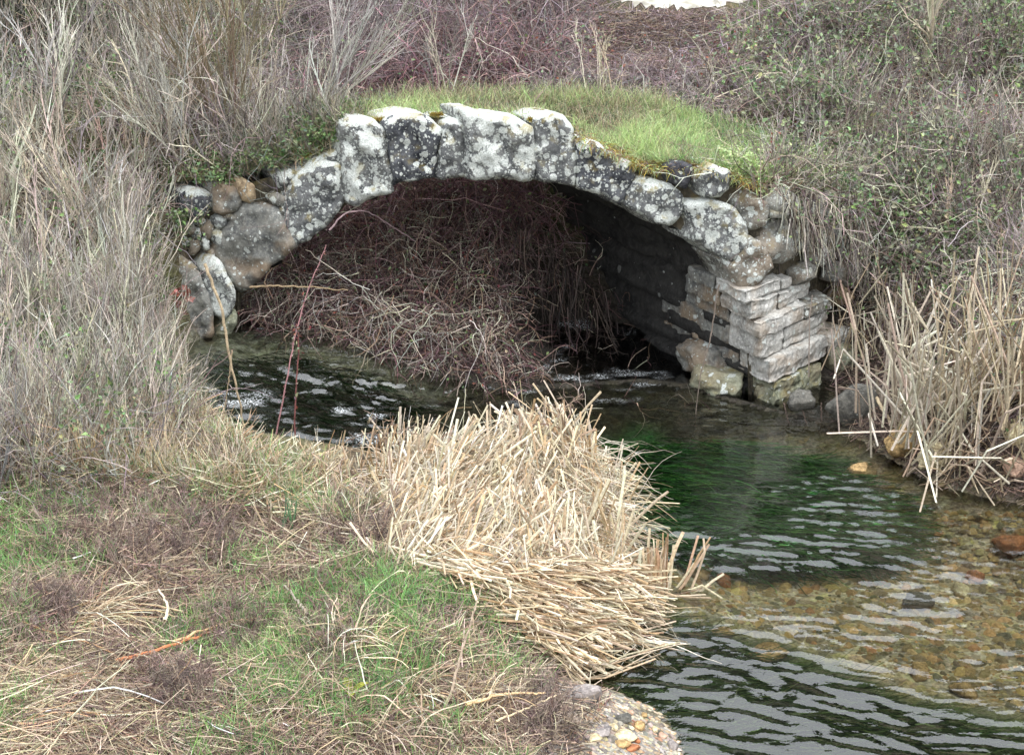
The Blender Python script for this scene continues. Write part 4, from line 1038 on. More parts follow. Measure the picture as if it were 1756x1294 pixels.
G = GREY_TWIG * 1.15; PALE = np.array([lin(190, 180, 166), lin(176, 164, 148), lin(200, 190, 172)])
OLIVE = np.array([lin(128, 116, 92), lin(116, 106, 86)])
g1 = 'bare shrubs on the bank left of the bridge'
shrub('bare_shrub', 'big olive brown shrub with a spray of fine twigs above the left bridge end', 'shrub', 395, 238, 1.35, 11, .22, OLIVE, .011, 9, .3, (0, 0, 0), 4, .5, group=g1)
shrub('bare_shrub', 'pale grey shrub forking into a fan of straight stems at knee height', 'shrub', 208, 335, .75, 7, .26, PALE, .010, 5, .25, (0, 0, 0), 3, .5, group=g1)
shrub('bare_shrub', 'pale shrub with stems leaning steeply up to the left beside the grass tuft', 'shrub', 160, 395, 1.05, 9, .2, PALE, .010, 5, .25, (-.45, 0, 0), 3, .45, group=g1)
shrub('bare_shrub', 'tall thin pale stem standing at the left edge above the dead grass', 'shrub', 78, 570, .95, 3, .12, PALE, .011, 5, .3, (-.05, 0, 0), 3, .4, group=g1)
shrub('bare_shrub', 'dark grey upright stem beside the rubble of the left abutment', 'shrub', 182, 590, .85, 4, .16, G, .010, 6, .3, (0, 0, 0), 3, .4, group=g1)
shrub('bare_shrub', 'grey shrub of crossing stems near the waterline of the left bank', 'shrub', 235, 600, .7, 6, .4, TAN_TWIG, .008, 5, .45, (.1, 0, 0), 3, .5, group=g1)
shrub('bare_shrub', 'low tan shrub with wide spread stems at the far left', 'shrub', 25, 440, .9, 8, .4, TAN_TWIG, .009, 6, .35, (.2, 0, 0), 3, .5, group=g1)
shrub('bare_shrub', 'grey shrub with long stems leaning right at the upper left corner', 'shrub', 90, 210, .95, 9, .22, G, .010, 6, .3, (.25, 0, 0), 4, .5, group=g1)
shrub('bare_shrub', 'dense fine grey shrub between the olive brown and the pale forked shrub', 'shrub', 300, 270, 1.1, 14, .28, G, .008, 7, .35, (0, 0, 0), 4, .5, group=g1)
g2 = 'bare shrubs on the slope behind the bridge'
shrub('bare_shrub', 'grey shrub of slender stems leaning right behind the left end of the deck', 'shrub', 560, 190, 1.15, 12, .26, G, .009, 7, .3, (.4, 0, 0), 4, .5, y0=14.5, group=g2)
shrub('bare_shrub', 'thin grey shrub rising straight behind the crown of the arch', 'shrub', 765, 165, .7, 6, .25, G, .007, 6, .35, (0, 0, 0), 3, .5, y0=14.8, group=g2)
shrub('bare_shrub', 'thin pale shrub behind the grass between the crown and the white track', 'shrub', 1045, 165, .62, 5, .2, PALE, .006, 5, .35, (0, 0, 0), 3, .45, y0=14.8, group=g2)
g3 = 'bare shrubs on the slope right of the bridge'
shrub('sapling', 'young pale barked tree forking low at the top of the right slope', 'tree', 1580, 118, 1.5, 3, .12, np.array([lin(172, 162, 144), lin(184, 174, 156)]), .024, 8, .4, (.08, 0, 0), 4, .4, foot=.03)
shrub('bare_shrub', 'pale bleached shrub standing over the dead reeds on the right', 'shrub', 1650, 455, .85, 4, .15, np.array([lin(206, 198, 176), lin(190, 178, 156)]), .012, 5, .4, (.08, 0, 0), 3, .4, group=g3)
shrub('bare_shrub', 'brown shrub with hooked twigs right of the bright grass', 'shrub', 1470, 290, .7, 9, .4, TAN_TWIG, .008, 6, .5, (0, 0, 0), 3, .5, group=g3)
shrub('bare_shrub', 'grey shrub at the right edge halfway up the slope', 'shrub', 1735, 330, 1.0, 8, .28, G, .009, 6, .35, (-.1, 0, 0), 3, .5, group=g3)
g4 = 'leafy bramble bushes on the slope right of the bridge'
LV = np.concatenate([GREENLEAF, DULLLEAF])
for lab, px, py, h in (('leafy bramble bush below the right end of the white track', 1335, 165, .42), ('leafy bramble bush with pale leaves left of the young tree', 1460, 140, .65), ('dark green leafy bramble bush right of the young tree', 1690, 130, .8),
                       ('leafy bramble bush in the top right corner', 1740, 60, .8), ('leafy bramble bush above the bright grass', 1330, 215, .5), ('small leafy bush among brown stems right of the bright grass', 1545, 330, .5),
                       ('leafy green bush above the dead reeds at the right edge', 1715, 440, .5), ('sparse leafy bush over the wing wall of the bridge', 1400, 400, .4)):
    shrub('bramble_bush', lab, 'bramble', px, py, h, 16, .7, PURPLE, .006, 5, .7, (0, -.2, 0), 2, .6, (5, .03, .06, LV), group=g4, foot=.16)
for lab, px, py, h in (('ivy green leafy clump on the spandrel left of the arch crown', 565, 262, .22), ('low green weed clump above the rubble wall stones', 470, 296, .22), ('green weed clump beside the small dark wall stone on the left', 290, 395, .25), ('mossy green weed clump above the three rounded wall stones', 380, 306, .18)):
    shrub('weed_clump', lab, 'weeds', px, py, h, 22, .6, OLIVE, .004, 4, .7, (0, -.2, 0), 0, .6, (5, .025, .05, np.concatenate([GREENLEAF * .8, GREENLEAF, DULLLEAF * .8])), group='weed clumps on the left end of the bridge', foot=.14, y0=12.8)

# ------------------------------------------------------------------ dead reeds
def kinked(base, d, L, kink=.35, bend=.9):
    """straight stalks, some of them broken over"""
    n = len(base); d = norm(np.asarray(d, float)); t = rng.uniform(.35, .8, n)[:, None]; L = np.asarray(L)[:, None]
    k = base + d * L * t
    d2 = d + rng.normal(size=(n, 3)) * .06
    br_ = rng.random(n) < kink
    d2[br_] += rng.normal(size=(br_.sum(), 3)) * bend + np.array([0, -.2, -.4])
    d2 = norm(d2)
    return np.stack([base, (base + k) / 2 + rng.normal(size=(n, 3)) * .004, k, k + d2 * L * (1 - t) * .55, k + d2 * L * (1 - t)], 1)

HX = np.array([-1.15, -.92, -.70, -.50, -.03, .40, .53, .63, .75]); HZ = np.array([.10, .24, .42, .52, .58, .60, .46, .18, .02])
def heap_z(x, y):
    top = np.interp(x, HX, HZ)
    yr = 11.15 + .1 * np.sin(x * 4)
    f = np.where(y < yr, 1 - smooth((yr - y) / 1.45, -.15, 1.05) * .78, 1 - smooth((y - yr) / .6, .0, 1.0))
    return top * f + (fbm(x, y, 4, 81) - .5) * .12 * (top > .1)

GREYSTRAW = np.array([lin(212, 204, 186), lin(190, 180, 162), lin(226, 219, 202), lin(166, 154, 136)])
def bcol(n, cols=STRAW): return tint(cols, n, .13, .03)

heap = empty('reed_heap', (-.1, 10.7, .2), 'great pale heap of broken dead reeds on the spit in front of the arch', 'reeds')
s = Soup()
N = 4200
x = rng.uniform(-1.05, .72, N); y = rng.uniform(9.3, 11.75, N)
z = np.maximum(heap_z(x, y), (lookup(GZ, x, y) + .06) * ((y > 9.3) & (x > -.8))); ok = z > lookup(GZ, x, y) + .05; x, y, z = x[ok], y[ok], z[ok]; n_ = len(x)
z = z - .22 * rng.random(n_) ** 2.2 * np.minimum(z, .6) - .06
side = np.clip((x + .05) / .7, -1, 1)
d = np.stack([side * .4 + rng.normal(size=n_) * .5, -.6 + rng.normal(size=n_) * .35, -.50 + rng.normal(size=n_) * .4], -1)
flip = rng.random(n_) < .18; d[flip] = np.stack([rng.normal(size=flip.sum()) * .9, rng.normal(size=flip.sum()) * .5, rng.normal(size=flip.sum()) * .3], -1)
L = rng.uniform(.22, .85, n_) * np.where(flip, .6, 1)
sw_ = (fbm(x, y, 1.7, 83, 2) - .5) * 3.2; d[:, 0] += np.where(flip, 0, sw_)
A = kinked(np.stack([x, y, z], -1) - norm(d) * L[:, None] * .5, d, L, .42, .55)
A[..., 2] = np.maximum(A[..., 2], np.maximum(lookup(GZ, A[..., 0], A[..., 1]), wz(A[..., 0], A[..., 1])) + .01)
s.strands(A, rng.uniform(.003, .009, n_), bcol(n_, np.concatenate([STRAW, GREYSTRAW, DULLSTRAW])), 4, .35, .45)
P = np.stack([x, y, z], -1)+ np.c_[rng.normal(size=(n_, 2)) * .06, np.full(n_, .02)]; A = grow(P, np.c_[rng.normal(size=(len(P), 2)) * .7 + np.array([0, -.4]), rng.uniform(-.2, .7, len(P))], rng.uniform(.2, .6, len(P)), 8, .14, .26)
A[..., 2] = np.maximum(A[..., 2], np.maximum(lookup(GZ, A[..., 0], A[..., 1]), wz(A[..., 0], A[..., 1])) + .012)
s.strands(A, rng.uniform(.0028, .0065, len(A)), bcol(len(A), np.concatenate([STRAW, GREYSTRAW])), 3, .4, .25)
s.build('dead_leaves', M_STRAW, heap)['kind'] = 'stuff'
for k in range(64):       # stalks that stand up out of it
    if k < 26: x0 = rng.uniform(-.75, .62); y0_ = rng.uniform(10.9, 11.3); h_ = rng.uniform(.12, .3)
    elif k < 46: x0 = rng.uniform(.48, .74); y0_ = rng.uniform(9.9, 11.0); h_ = rng.uniform(.2, .45)
    else: x0 = rng.uniform(-.8, .6); y0_ = rng.uniform(9.9, 10.9); h_ = rng.uniform(.2, .42)
    zb = max(float(heap_z(np.array([x0]), np.array([y0_]))[0]) - .12, .05)
    s = Soup(); A = kinked(np.array([[x0, y0_, zb]]), np.array([[rng.normal() * .35 + (.15 if k >= 26 else 0), rng.normal() * .2 - .1, 1]]), [h_ + .1], .3, .8)
    s.strands(A, rng.uniform(.007, .0125), bcol(1), 5, .5, .85); s.build('stalk', M_STRAW, heap)

mat_ = empty('reed_mat', tuple(map(float, gpt(960, 1080))), 'flattened mat of dead reeds sliding into the water below the big heap', 'reeds')
s = Soup()
P = scatter([(720, 985), (880, 1000), (1060, 1000), (1110, 1030), (1080, 1075), (1030, 1110), (1010, 1150), (960, 1165), (900, 1110), (850, 1040), (760, 1010)], 1500)
n_ = len(P); a = rng.normal(size=n_) * .45 - .55
d = np.stack([np.cos(a), np.sin(a), rng.normal(size=n_) * .14 - .05], -1); L = rng.uniform(.2, .55, n_)
A = kinked(P - d * L[:, None] * .5 + np.array([0, 0, 1]) * rng.uniform(.01, .16, (n_, 1)), d, L, .18, .5)
A[..., 2] = np.maximum(A[..., 2], np.maximum(lookup(GZ, A[..., 0], A[..., 1]), wz(A[..., 0], A[..., 1])) + .008)
s.strands(A, rng.uniform(.004, .0095, n_), bcol(n_, np.concatenate([STRAW, DULLSTRAW])), 4, .45, .75); s.build('dead_leaves', M_STRAW, mat_)['kind'] = 'stuff'
for a_, b_, c_ in (((985, 1168), (1070, 1140), (1158, 1104)), ((960, 1172), (1040, 1158), (1120, 1128)), ((1040, 1032), (1130, 1026), (1215, 1020)), ((1060, 1090), (1110, 1085), (1160, 1078)), ((1000, 1140), (1050, 1122), (1090, 1112))):
    for q in range(3):
        p = on_water(*(np.array([a_, b_, c_], float) + rng.normal(size=(3, 2)) * 6).T) + np.array([0, 0, .018]); s = Soup()
        s.strands(p[None], rng.uniform(.006, .009), bcol(1, DULLSTRAW), 5, .5, .8); s.build('stalk', M_STRAW, mat_)

def reed_clump(name, label, p0, n, h, lean, bias, r=(.006, .011), cols=STRAW, kink=.35, foot=.12, group=None, green=0, each=0):
    root = empty(name, tuple(map(float, p0)), label, 'reeds', group); s = Soup()
    P = p0 + np.c_[rng.normal(size=(n, 2)) * foot, np.full(n, -.04)]
    A = kinked(P, up_dirs(n, lean, bias), h * rng.uniform(.4, 1.1, n), kink, .8)
    A[..., 2] = np.maximum(A[..., 2], np.maximum(lookup(GZ, A[..., 0], A[..., 1]), wz(A[..., 0], A[..., 1])) - .02)
    R = rng.uniform(*r, n); c = bcol(n, cols)
    if each:
        for k in range(min(each, n)):
            t = Soup(); t.strands(A[k:k + 1], R[k], c[k:k + 1], 5, .5, .8); t.build('stalk', M_STRAW, root)
    if n > each:
        s.strands(A[each:], R[each:], c[each:], 4, .5, .7); s.build('dead_leaves', M_STRAW, root)['kind'] = 'stuff'
    if green:
        g = Soup(); A = grow(np.repeat(p0[None], green, 0) + np.c_[rng.normal(size=(green, 2)) * .04, np.zeros(green)], up_dirs(green, .15), rng.uniform(.15, .3, green), 5, .04, .04)
        g.strands(A, .008, tint(np.array([lin(92, 126, 92), lin(110, 146, 100)]), green), 2, tip=.15); g.build('green_blade', M_LEAF, root)
    return root

reed_clump('reed_clump', 'upright bundle of cut reed stalks standing in the water right of the big heap', on_water(np.array([1122.]), np.array([1012.]))[0], 34, .40, .1, (0, 0, 0), (.009, .014), STRAW, .08, .055, None, 0, 34)
reed_clump('reed_clump', 'few bent reed stalks leaning right at the tip of the spit', on_water(np.array([1168.]), np.array([1008.]))[0], 7, .42, .3, (.5, 0, 0), (.007, .011), STRAW, .5, .03, None, 0, 7)
reed_clump('reed_clump', 'thick fan of bleached broken reeds on the right bank beside the pier', gpt(1590, 725), 130, 1.05, .30, (.05, -.06, 0), (.007, .0135), GREYSTRAW, .5, .22, 'dead reeds on the right bank', 0, 40)
reed_clump('reed_clump', 'tangled bleached reeds with starred broken tops on the right bank', gpt(1650, 760), 150, 1.0, .42, (.02, -.12, 0), (.007, .0135), GREYSTRAW, .55, .24, 'dead reeds on the right bank', 0, 40)
reed_clump('reed_clump', 'tall dull reeds against the right edge of the right bank', gpt(1735, 690), 130, 1.1, .3, (0, -.08, 0), (.005, .010), DULLSTRAW, .4, .25, 'dead reeds on the right bank', 0, 30)
reed_clump('reed_clump', 'thin brown reed stems standing behind the pale fan near the pier', gpt(1530, 610), 110, .85, .2, (.05, 0, 0), (.004, .007), np.concatenate([DULLSTRAW, TAN_TWIG]), .3, .25, 'dead reeds on the right bank', 0, 20)
reed_clump('reed_clump', 'low sprawl of broken reeds reaching into the water on the right', gpt(1690, 800), 80, .6, .8, (-.1, -.7, 0), (.005, .010), DULLSTRAW, .5, .25, 'dead reeds on the right bank', 0, 20)
gg = 'pale reed stubs along the near water edge'
reed_clump('reed_clump', 'pale reed stubs with a brown seed head left of the big heap', gpt(640, 805), 50, .30, .25, (.1, 0, 0), (.005, .009), STRAW, .3, .12, gg, 0, 20)
reed_clump('reed_clump', 'short pale reed stubs in the gap before the white riffle', gpt(560, 825), 34, .20, .28, (0, 0, 0), (.005, .009), STRAW, .3, .1, gg, 0, 20)
reed_clump('reed_clump', 'tan reed stubs behind the blue green iris leaves', gpt(465, 825), 40, .20, .35, (0, 0, 0), (.004, .008), np.concatenate([STRAW, DULLSTRAW]), .35, .14, gg, 0, 16)
reed_clump('reed_clump', 'brown crumpled reed litter with one green iris fan', gpt(498, 912), 60, .22, .7, (0, 0, 0), (.004, .007), DULLSTRAW, .4, .16, None, 12)

# straw swathes and tufts on the near bank
def straw_tuft(label, px, py, n, h, bias, lean=.35, grav=.3, cols=STRAW, r=.0045, foot=.08, K=8):
    p0 = gpt(px, py); root = empty('straw_tuft', tuple(map(float, p0)), label, 'dead grass', 'straw tufts on the near bank'); s = Soup()
    P = p0 + np.c_[rng.normal(size=(n, 2)) * foot, np.zeros(n)]
    A = grow(P, up_dirs(n, lean * 1.5, bias), h * rng.uniform(.35, 1.2, n), K, .13, grav)
    A[..., 2] = np.maximum(A[..., 2], lookup(GZ, A[..., 0], A[..., 1]) + .008 + rng.random((n, 1)) * .04)
    s.strands(A, r * rng.uniform(.5, 1.3, n), tint(cols, n, .2, .05), 3, .5, .5); s.build('blade', M_STRAW, root)['kind'] = 'stuff'
    return root
straw_tuft('combed pale straw tuft falling away from a short upright stub', 150, 1060, 90, .5, (1.0, -.35, -.3), .25, .12)
straw_tuft('dome of arching pale straw in the middle of the near bank', 590, 1115, 110, .32, (.5, .2, .2), .35, .28)
straw_tuft('wide arching straw tuft beside the yellow green dock leaf', 700, 1195, 90, .42, (.5, -.2, .1), .5, .25)
straw_tuft('drooping straw tuft near the gravel bar', 830, 1230, 90, .34, (.6, -.1, 0), .5, .22)
straw_tuft('tan straw tuft folded over left of the dock leaf', 520, 1180, 70, .32, (-.2, -.5, 0), .4, .25, DULLSTRAW)
straw_tuft('straw tuft splayed flat at the bottom middle', 640, 1270, 110, .4, (.3, -.6, 0), .6, .2, DULLSTRAW)
straw_tuft('long straw swathe sweeping out from the bottom left corner', -20, 1230, 300, .55, (1.5, -.1, -.95), .2, .10, STRAW, .005, .2)
straw_tuft('straw swathe lying along the left edge above the corner swathe', 20, 1165, 240, .5, (1.5, .05, -.95), .22, .10, DULLSTRAW, .0045, .2)
straw_tuft('matted straw swathe lying at the bottom beside the corner swathe', 240, 1240, 220, .42, (1.2, -.2, -.95), .3, .10, np.concatenate([STRAW, LITTER]), .0045, .22)

# green tufts and leaves
def grass_tuft(label, px, py, n, h, cols=GRASSG, foot=.10, r=.003, lean=.5, name='grass_tuft', cat='grass tuft', group='green grass tufts on the near bank'):
    p0 = gpt(px, py); root_s = Soup()
    P = p0 + np.c_[rng.normal(size=(n, 2)) * foot, np.zeros(n)]; P[:, 2] = lookup(GZ, P[:, 0], P[:, 1])
    blades(root_s, P, h * .5, h * 1.2, cols, r, lean, .12, 5)
    return tag(root_s.build(name, M_GRASS), label, cat, group)
BR2 = np.concatenate([BRIGHTG, GRASSG])
for lab, px, py, n, h, c, f in (('bright green grass tuft below the big reed heap', 690, 1025, 420, .17, GRASSG, .14), ('green grass tuft left of the dome of straw', 500, 1100, 420, .16, BR2, .13), ('green grass tuft below the iris leaves', 430, 970, 300, .14, GRASSG, .12),
                                ('long green grass tuft running uphill of the straw dome', 490, 1040, 320, .16, GRASSG, .12), ('yellow green grass tuft in the lower middle', 470, 1135, 300, .14, BR2, .12), ('green grass tuft between the straw dome and the reed mat', 845, 1150, 340, .16, GRASSG, .12),
                                ('bright green rosette at the left edge', 15, 890, 260, .12, BRIGHTG, .09), ('dark green weed tuft at the left edge below the rosette', 25, 980, 260, .14, GRASSG * .7, .12), ('green grass tuft at the foot of the tall dead grass', 150, 830, 260, .14, GRASSG, .14),
                                ('bluish green tuft left of the dock leaf', 455, 1185, 260, .13, GRASSG * .85, .11), ('dark green tuft at the bottom edge', 330, 1270, 240, .12, GRASSG * .7, .10), ('upright green sedge tuft above the drooping straw', 720, 1165, 160, .24, GRASSG * .8, .05), ('green tuft beside the drooping straw near the gravel', 760, 1250, 240, .16, GRASSG, .1),
                                ('small bright tuft between tall dead grass and the reed stubs', 355, 850, 260, .16, GRASSG, .13), ('pale green tuft above the drooping straw', 740, 1100, 260, .11, BR2, .14)):
    grass_tuft(lab, px, py, n, h, c, f)
p0 = gpt(600, 1195); dk_ = empty('dock_plant', tuple(map(float, p0)), 'small dock plant with broad yellow green leaves on the near bank', 'plant')
for q in range(4):
    a = q * 1.5 + .4; t = np.linspace(0, 1, 7); wd_ = .022 * np.sin(PI * np.clip(t * .92 + .06, 0, 1)) ** .8
    dd = np.array([math.cos(a), math.sin(a), 0]); sdv = np.array([-dd[1], dd[0], 0]); c = p0 + t[:, None] * dd * .10 + np.c_[t * 0, t * 0, .02 + .10 * t - .06 * t * t]
    V = np.concatenate([c - sdv * wd_[:, None], c - np.array([0, 0, .006]), c + sdv * wd_[:, None]]); i = np.arange(6)
    raw_mesh('leaf', V, np.concatenate([np.stack([i, i + 7, i + 8, i + 1], -1), np.stack([i + 7, i + 14, i + 15, i + 8], -1)]), np.broadcast_to(lin(158, 158, 60), (21, 3)), M_LEAF, dk_, True)

# ------------------------------------------------------------------ single canes and sticks
def cane(label, pts, depth, r, col, name='bramble_cane', cat='cane', thorns=0, leaf=0, tip=.5, group=None):
    """pts in the photo, depth the distance(s) they stand at"""
    pts = np.array(pts, float); Y = np.broadcast_to(np.asarray(depth, float), (len(pts),))
    p = at_Y(pts[:, 0], pts[:, 1], Y)
    return cane3(label, p, r, col, name, cat, thorns, leaf, tip, group)

def cane3(label, p, r, col, name='bramble_cane', cat='cane', thorns=0, leaf=0, tip=.5, group=None):
    t = np.linspace(0, len(p) - 1, 26); out = []
    for v in t:                                                    # Catmull-Rom through the points
        i = min(int(v), len(p) - 2); f = v - i; a, b, c, d = p[max(i - 1, 0)], p[i], p[i + 1], p[min(i + 2, len(p) - 1)]
        out.append(.5 * (2 * b + (c - a) * f + (2 * a - 5 * b + 4 * c - d) * f * f + (3 * b - a - 3 * c + d) * f ** 3))
    P = np.array(out)[None] + rng.normal(size=(1, 26, 3)) * r * .35
    s = Soup(); s.strands(P, r, np.array([col]), 6, 1, tip)
    if thorns:
        B, i = branches(P, thorns, .028, .05, .95, 1.2, 3, .1, 0, .2); s.strands(B, r * .45, tint(np.array([col]), len(B)), 4, 1, .2)
    if not leaf: return tag(s.build(name, M_TWIG), label, cat, group)
    root = empty(name, tuple(map(float, p[0])), label, cat, group); s.build('stem', M_TWIG, root)
    f = Soup(); leaf_on(f, P, leaf, .02, .035, np.concatenate([REDLEAF, DULLLEAF, PURPLE]), .4, .012); f.build('foliage', M_LEAF, root)
    return root

PC = lin(178, 160, 132); RC = lin(140, 104, 104); DKC = lin(110, 96, 88)
cane('pale knobbly dead stem leaning across the left abutment down to the near bank', [(352, 452), (376, 520), (392, 600), (408, 680), (424, 760)], 12.25, .012, PC, 'dead_stalk', 'stalk', 10)
cane('short pale stem hanging beside the knobbly dead stem over the water', [(398, 600), (392, 650), (384, 712)], 12.3, .006, PC, 'dead_stalk', 'stalk', 4)
cane('long thorny purple cane rising from the near bank across the arch opening', [(468, 775), (488, 670), (505, 580), (528, 500), (560, 420)], [12.1, 12.3, 12.6, 12.9, 13.2], .0065, RC, thorns=60, leaf=40)
cane('shorter reddish thorny cane beside the long purple one', [(505, 770), (507, 680), (512, 590), (508, 555)], 12.25, .007, lin(132, 88, 84), thorns=40, leaf=26)
cane('arched purple cane bowing over the brambles inside the arch', [(565, 395), (590, 368), (625, 362), (660, 380), (712, 414)], [13.7, 13.8, 13.9, 14.0, 14.1], .0075, lin(140, 120, 122))
cane('straight dead stick lying level across the brambles by the left springing', [(428, 492), (500, 491), (597, 497)], 13.95, .009, lin(160, 140, 112), 'dead_stick', 'stick', 6)
cane('thin pale stem hanging into the dark water left of the pier', [(1232, 488), (1218, 580), (1200, 650), (1191, 742)], 12.95, .006, lin(130, 118, 108), 'dead_stalk', 'stalk', 8)
cane('long brown cane leaning down to the water right of the pier', [(1440, 480), (1475, 600), (1500, 680), (1560, 800), (1600, 838)], [13.5, 13.1, 12.8, 12.0, 11.75], .008, lin(150, 128, 116), thorns=20)
cane('thick pale broken reed stalk slanting to the water on the right bank', [(1502, 680), (1545, 760), (1590, 850)], [12.5, 12.2, 11.6], .013, lin(214, 196, 164), 'reed_stalk', 'reed')
cane('long pale reed stalk crossing up from the bank to the starred tops', [(1530, 712), (1590, 650), (1700, 610)], [12.4, 12.4, 12.5], .013, lin(222, 206, 176), 'reed_stalk', 'reed')
cane('pale reed stalk crossing the long one at a right angle', [(1570, 600), (1640, 705), (1720, 790)], [12.4, 12.3, 11.9], .011, lin(216, 200, 168), 'reed_stalk', 'reed')
for k, (a_, b_, c_) in enumerate((((1344, 690), (1350, 715), (1356, 736)), ((1372, 688), (1380, 715), (1388, 742)), ((1408, 690), (1409, 730), (1411, 775)), ((1428, 720), (1400, 750), (1380, 780)))):
    cane(['thin twig hanging under the footing stone nearest the corner', 'second thin twig hanging under the footing stone', 'dark twig hanging at the outer end of the footing stone', 'curved grey twig dipping into the water past the footing stone'][k], [a_, b_, c_], 12.75, .006, DKC, 'hanging_twig', 'twig')
q = gpt(757, 1236)
cane('tall thin pale stalk standing alone before the reed mat', [(757, 1236), (785, 1140), (808, 1065), (828, 1000)], float(q[1]), .008, lin(200, 180, 160), 'dead_stalk', 'stalk', 10, tip=.4)
g_ = lambda L, up=.025: np.array([gpt(*c) for c in L]) + np.array([0, 0, up])
cane3('long orange red stick lying on the near bank', g_([(200, 1152), (290, 1128), (370, 1100), (450, 1078)], .05), .010, lin(190, 124, 88), 'dead_stick', 'stick', 6)
cane3('pale peeled stick lying under the orange red stick', g_([(300, 1118), (380, 1092), (448, 1080)], .06), .008, lin(206, 170, 132), 'dead_stick', 'stick')
cane3('thin brown stick lying across the left of the near bank', g_([(20, 1080), (90, 1100), (160, 1125), (200, 1140)], .05), .007, lin(166, 132, 98), 'dead_stick', 'stick')
cane3('pale straight reed stick lying in front of the gravel bar', g_([(800, 1240), (870, 1226), (935, 1220)], .10), .009, lin(216, 186, 144), 'dead_stick', 'stick')
cane3('thin pale reed stick slanting beside the gravel bar', g_([(850, 1270), (900, 1250), (955, 1228)], .10), .006, lin(214, 196, 162), 'dead_stick', 'stick')
cane3('bent white stalk standing in the combed straw tuft', g_([(285, 1103), (290, 1075), (275, 1050)], .12), .009, lin(226, 214, 190), 'dead_stalk', 'stalk')
cane3('grey stick leaning out of the green grass', g_([(530, 1085), (512, 1060), (488, 1030)], .10), .010, lin(150, 140, 128), 'dead_stick', 'stick')
# red leaves by the abutment
s = Soup(); P = at_Y(*sample_poly([(295, 495), (325, 492), (330, 515), (310, 540), (298, 525)], 26).T, 13.45); s.leaves(P, rng.uniform(.04, .07, 26), tint(np.array([lin(140, 84, 74), lin(158, 108, 100)]), 26), .2, ratio=.9)
tag(s.build('red_leaf_sprig', M_LEAF), 'sprig of rusty red leaves against the grey left abutment', 'leaves')
# dried seed head at the top of the heap
for lab, x0, y0_, h0 in (('dark curled seed head sticking up from the right top of the reed heap', 970, 705, 1), ('brown ragged seed head behind the left shoulder of the reed heap', 648, 735, 1)):
    p0 = at_Y(np.array([float(x0)]), np.array([float(y0_)]), 11.15)[0]; root = empty('seed_head', tuple(map(float, p0)), lab, 'seed head', 'dried seed heads on the reed heap')
    s = Soup(); A = grow(np.repeat(p0[None], 9, 0) + np.array([0, 0, -.15]), up_dirs(9, .25), .36, 8, .35, .1); s.strands(A, .0055, tint(np.array([lin(120, 104, 92), lin(150, 130, 108)]), 9), 4); s.build('stem', M_TWIG, root)
    t = Soup(); B, i = branches(A, 9, .09, .5, 1, .9, 4, .4, .1); t.strands(B, .003, tint(np.array([lin(110, 94, 86), lin(150, 132, 112)]), len(B)), 3); t.build('twig', M_TWIG, root)

# ------------------------------------------------------------------ loose stones
def loose(label, px, py, size, mat, water=False, sink=.3, rot=0, group=None, rough=.22, name='stone', cat='stone', yz=None):
    p = on_water(np.array([float(px)]), np.array([float(py)]))[0] if water else gpt(px, py, GZ)
    if water: p[2] = lookup(GZ, p[:1], p[1:2])[0] + (yz or 0)
    o = boulder(name, (float(p[0]), float(p[1]), float(p[2] + size[2] * (1 - sink * 2))), size, mat, None, rough, 3, rot)
    return tag(o, label, cat, group)
def plain(name, c1, c2, rough=.75, scale=9):
    return stone_mat(name, .0, base=tuple(c2), dark=tuple(c1), scale=1.3)
MG = plain('grey_slate', lin(96, 92, 92), lin(150, 142, 138)); MO = plain('orange_brick', lin(116, 76, 52), lin(168, 112, 78)); MY = plain('ochre_stone', lin(112, 92, 60), lin(178, 150, 106)); MB = plain('dark_rock', lin(58, 58, 56), lin(100, 98, 92)); MC = plain('cream_stone', lin(160, 144, 112), lin(206, 190, 156)); MP = plain('pinkish_stone', lin(140, 112, 96), lin(190, 160, 140))
loose('angular grey rock at the water edge of the gravel bar', 1005, 1203, (.125, .075, .06), MG, rot=.2, rough=.12)
gb = 'stones on the gravel bar'
for k, (lab, px, py, a, c, m_) in enumerate((('dark grey flat stone in the middle of the gravel bar', 1068, 1238, .055, .025, MB), ('grey slab low on the gravel bar', 1030, 1256, .07, .02, MG), ('pale yellow stone left on the gravel bar', 1052, 1250, .032, .02, MC), ('cream flat stone under the dark one', 1072, 1264, .075, .025, MC),
        ('ochre stone right of the dark flat stone', 1096, 1248, .045, .025, MY), ('small orange stone low on the gravel bar', 1091, 1273, .026, .016, MO), ('cream stone at the lower left of the gravel bar', 1020, 1268, .05, .02, MC), ('grey rounded stone at the water edge low on the gravel bar', 1152, 1284, .045, .03, MG),
        ('pink stone high on the gravel bar', 1080, 1222, .024, .014, MP), ('ochre pebble high on the right of the gravel bar', 1104, 1232, .026, .015, MY), ('pale pebble near the water on the gravel bar', 1122, 1256, .03, .018, MC), ('yellow stone near the bottom of the gravel bar', 1066, 1282, .05, .022, MY),
        ('orange pink stone at the bottom edge of the gravel bar', 1085, 1288, .045, .02, MO), ('grey pebble by the angular rock', 1040, 1214, .022, .014, MG), ('tan pebble at the right end of the gravel bar', 1136, 1268, .03, .018, MP), ('dark pebble at the water edge of the gravel bar', 1138, 1240, .02, .012, MB))):
    loose(lab, px, py, (a, a * .7, c), m_, rot=k * 1.1, group=gb)
s = Soup()
P = scatter([(990, 1205), (1080, 1192), (1140, 1228), (1165, 1270), (1180, 1330), (960, 1340), (960, 1262), (1000, 1240)], 4200, GZ)
PEB = np.array([lin(176, 160, 134), lin(160, 142, 114), lin(194, 182, 158), lin(150, 142, 132), lin(168, 132, 106), lin(122, 116, 110), lin(180, 160, 124), lin(164, 154, 142)])
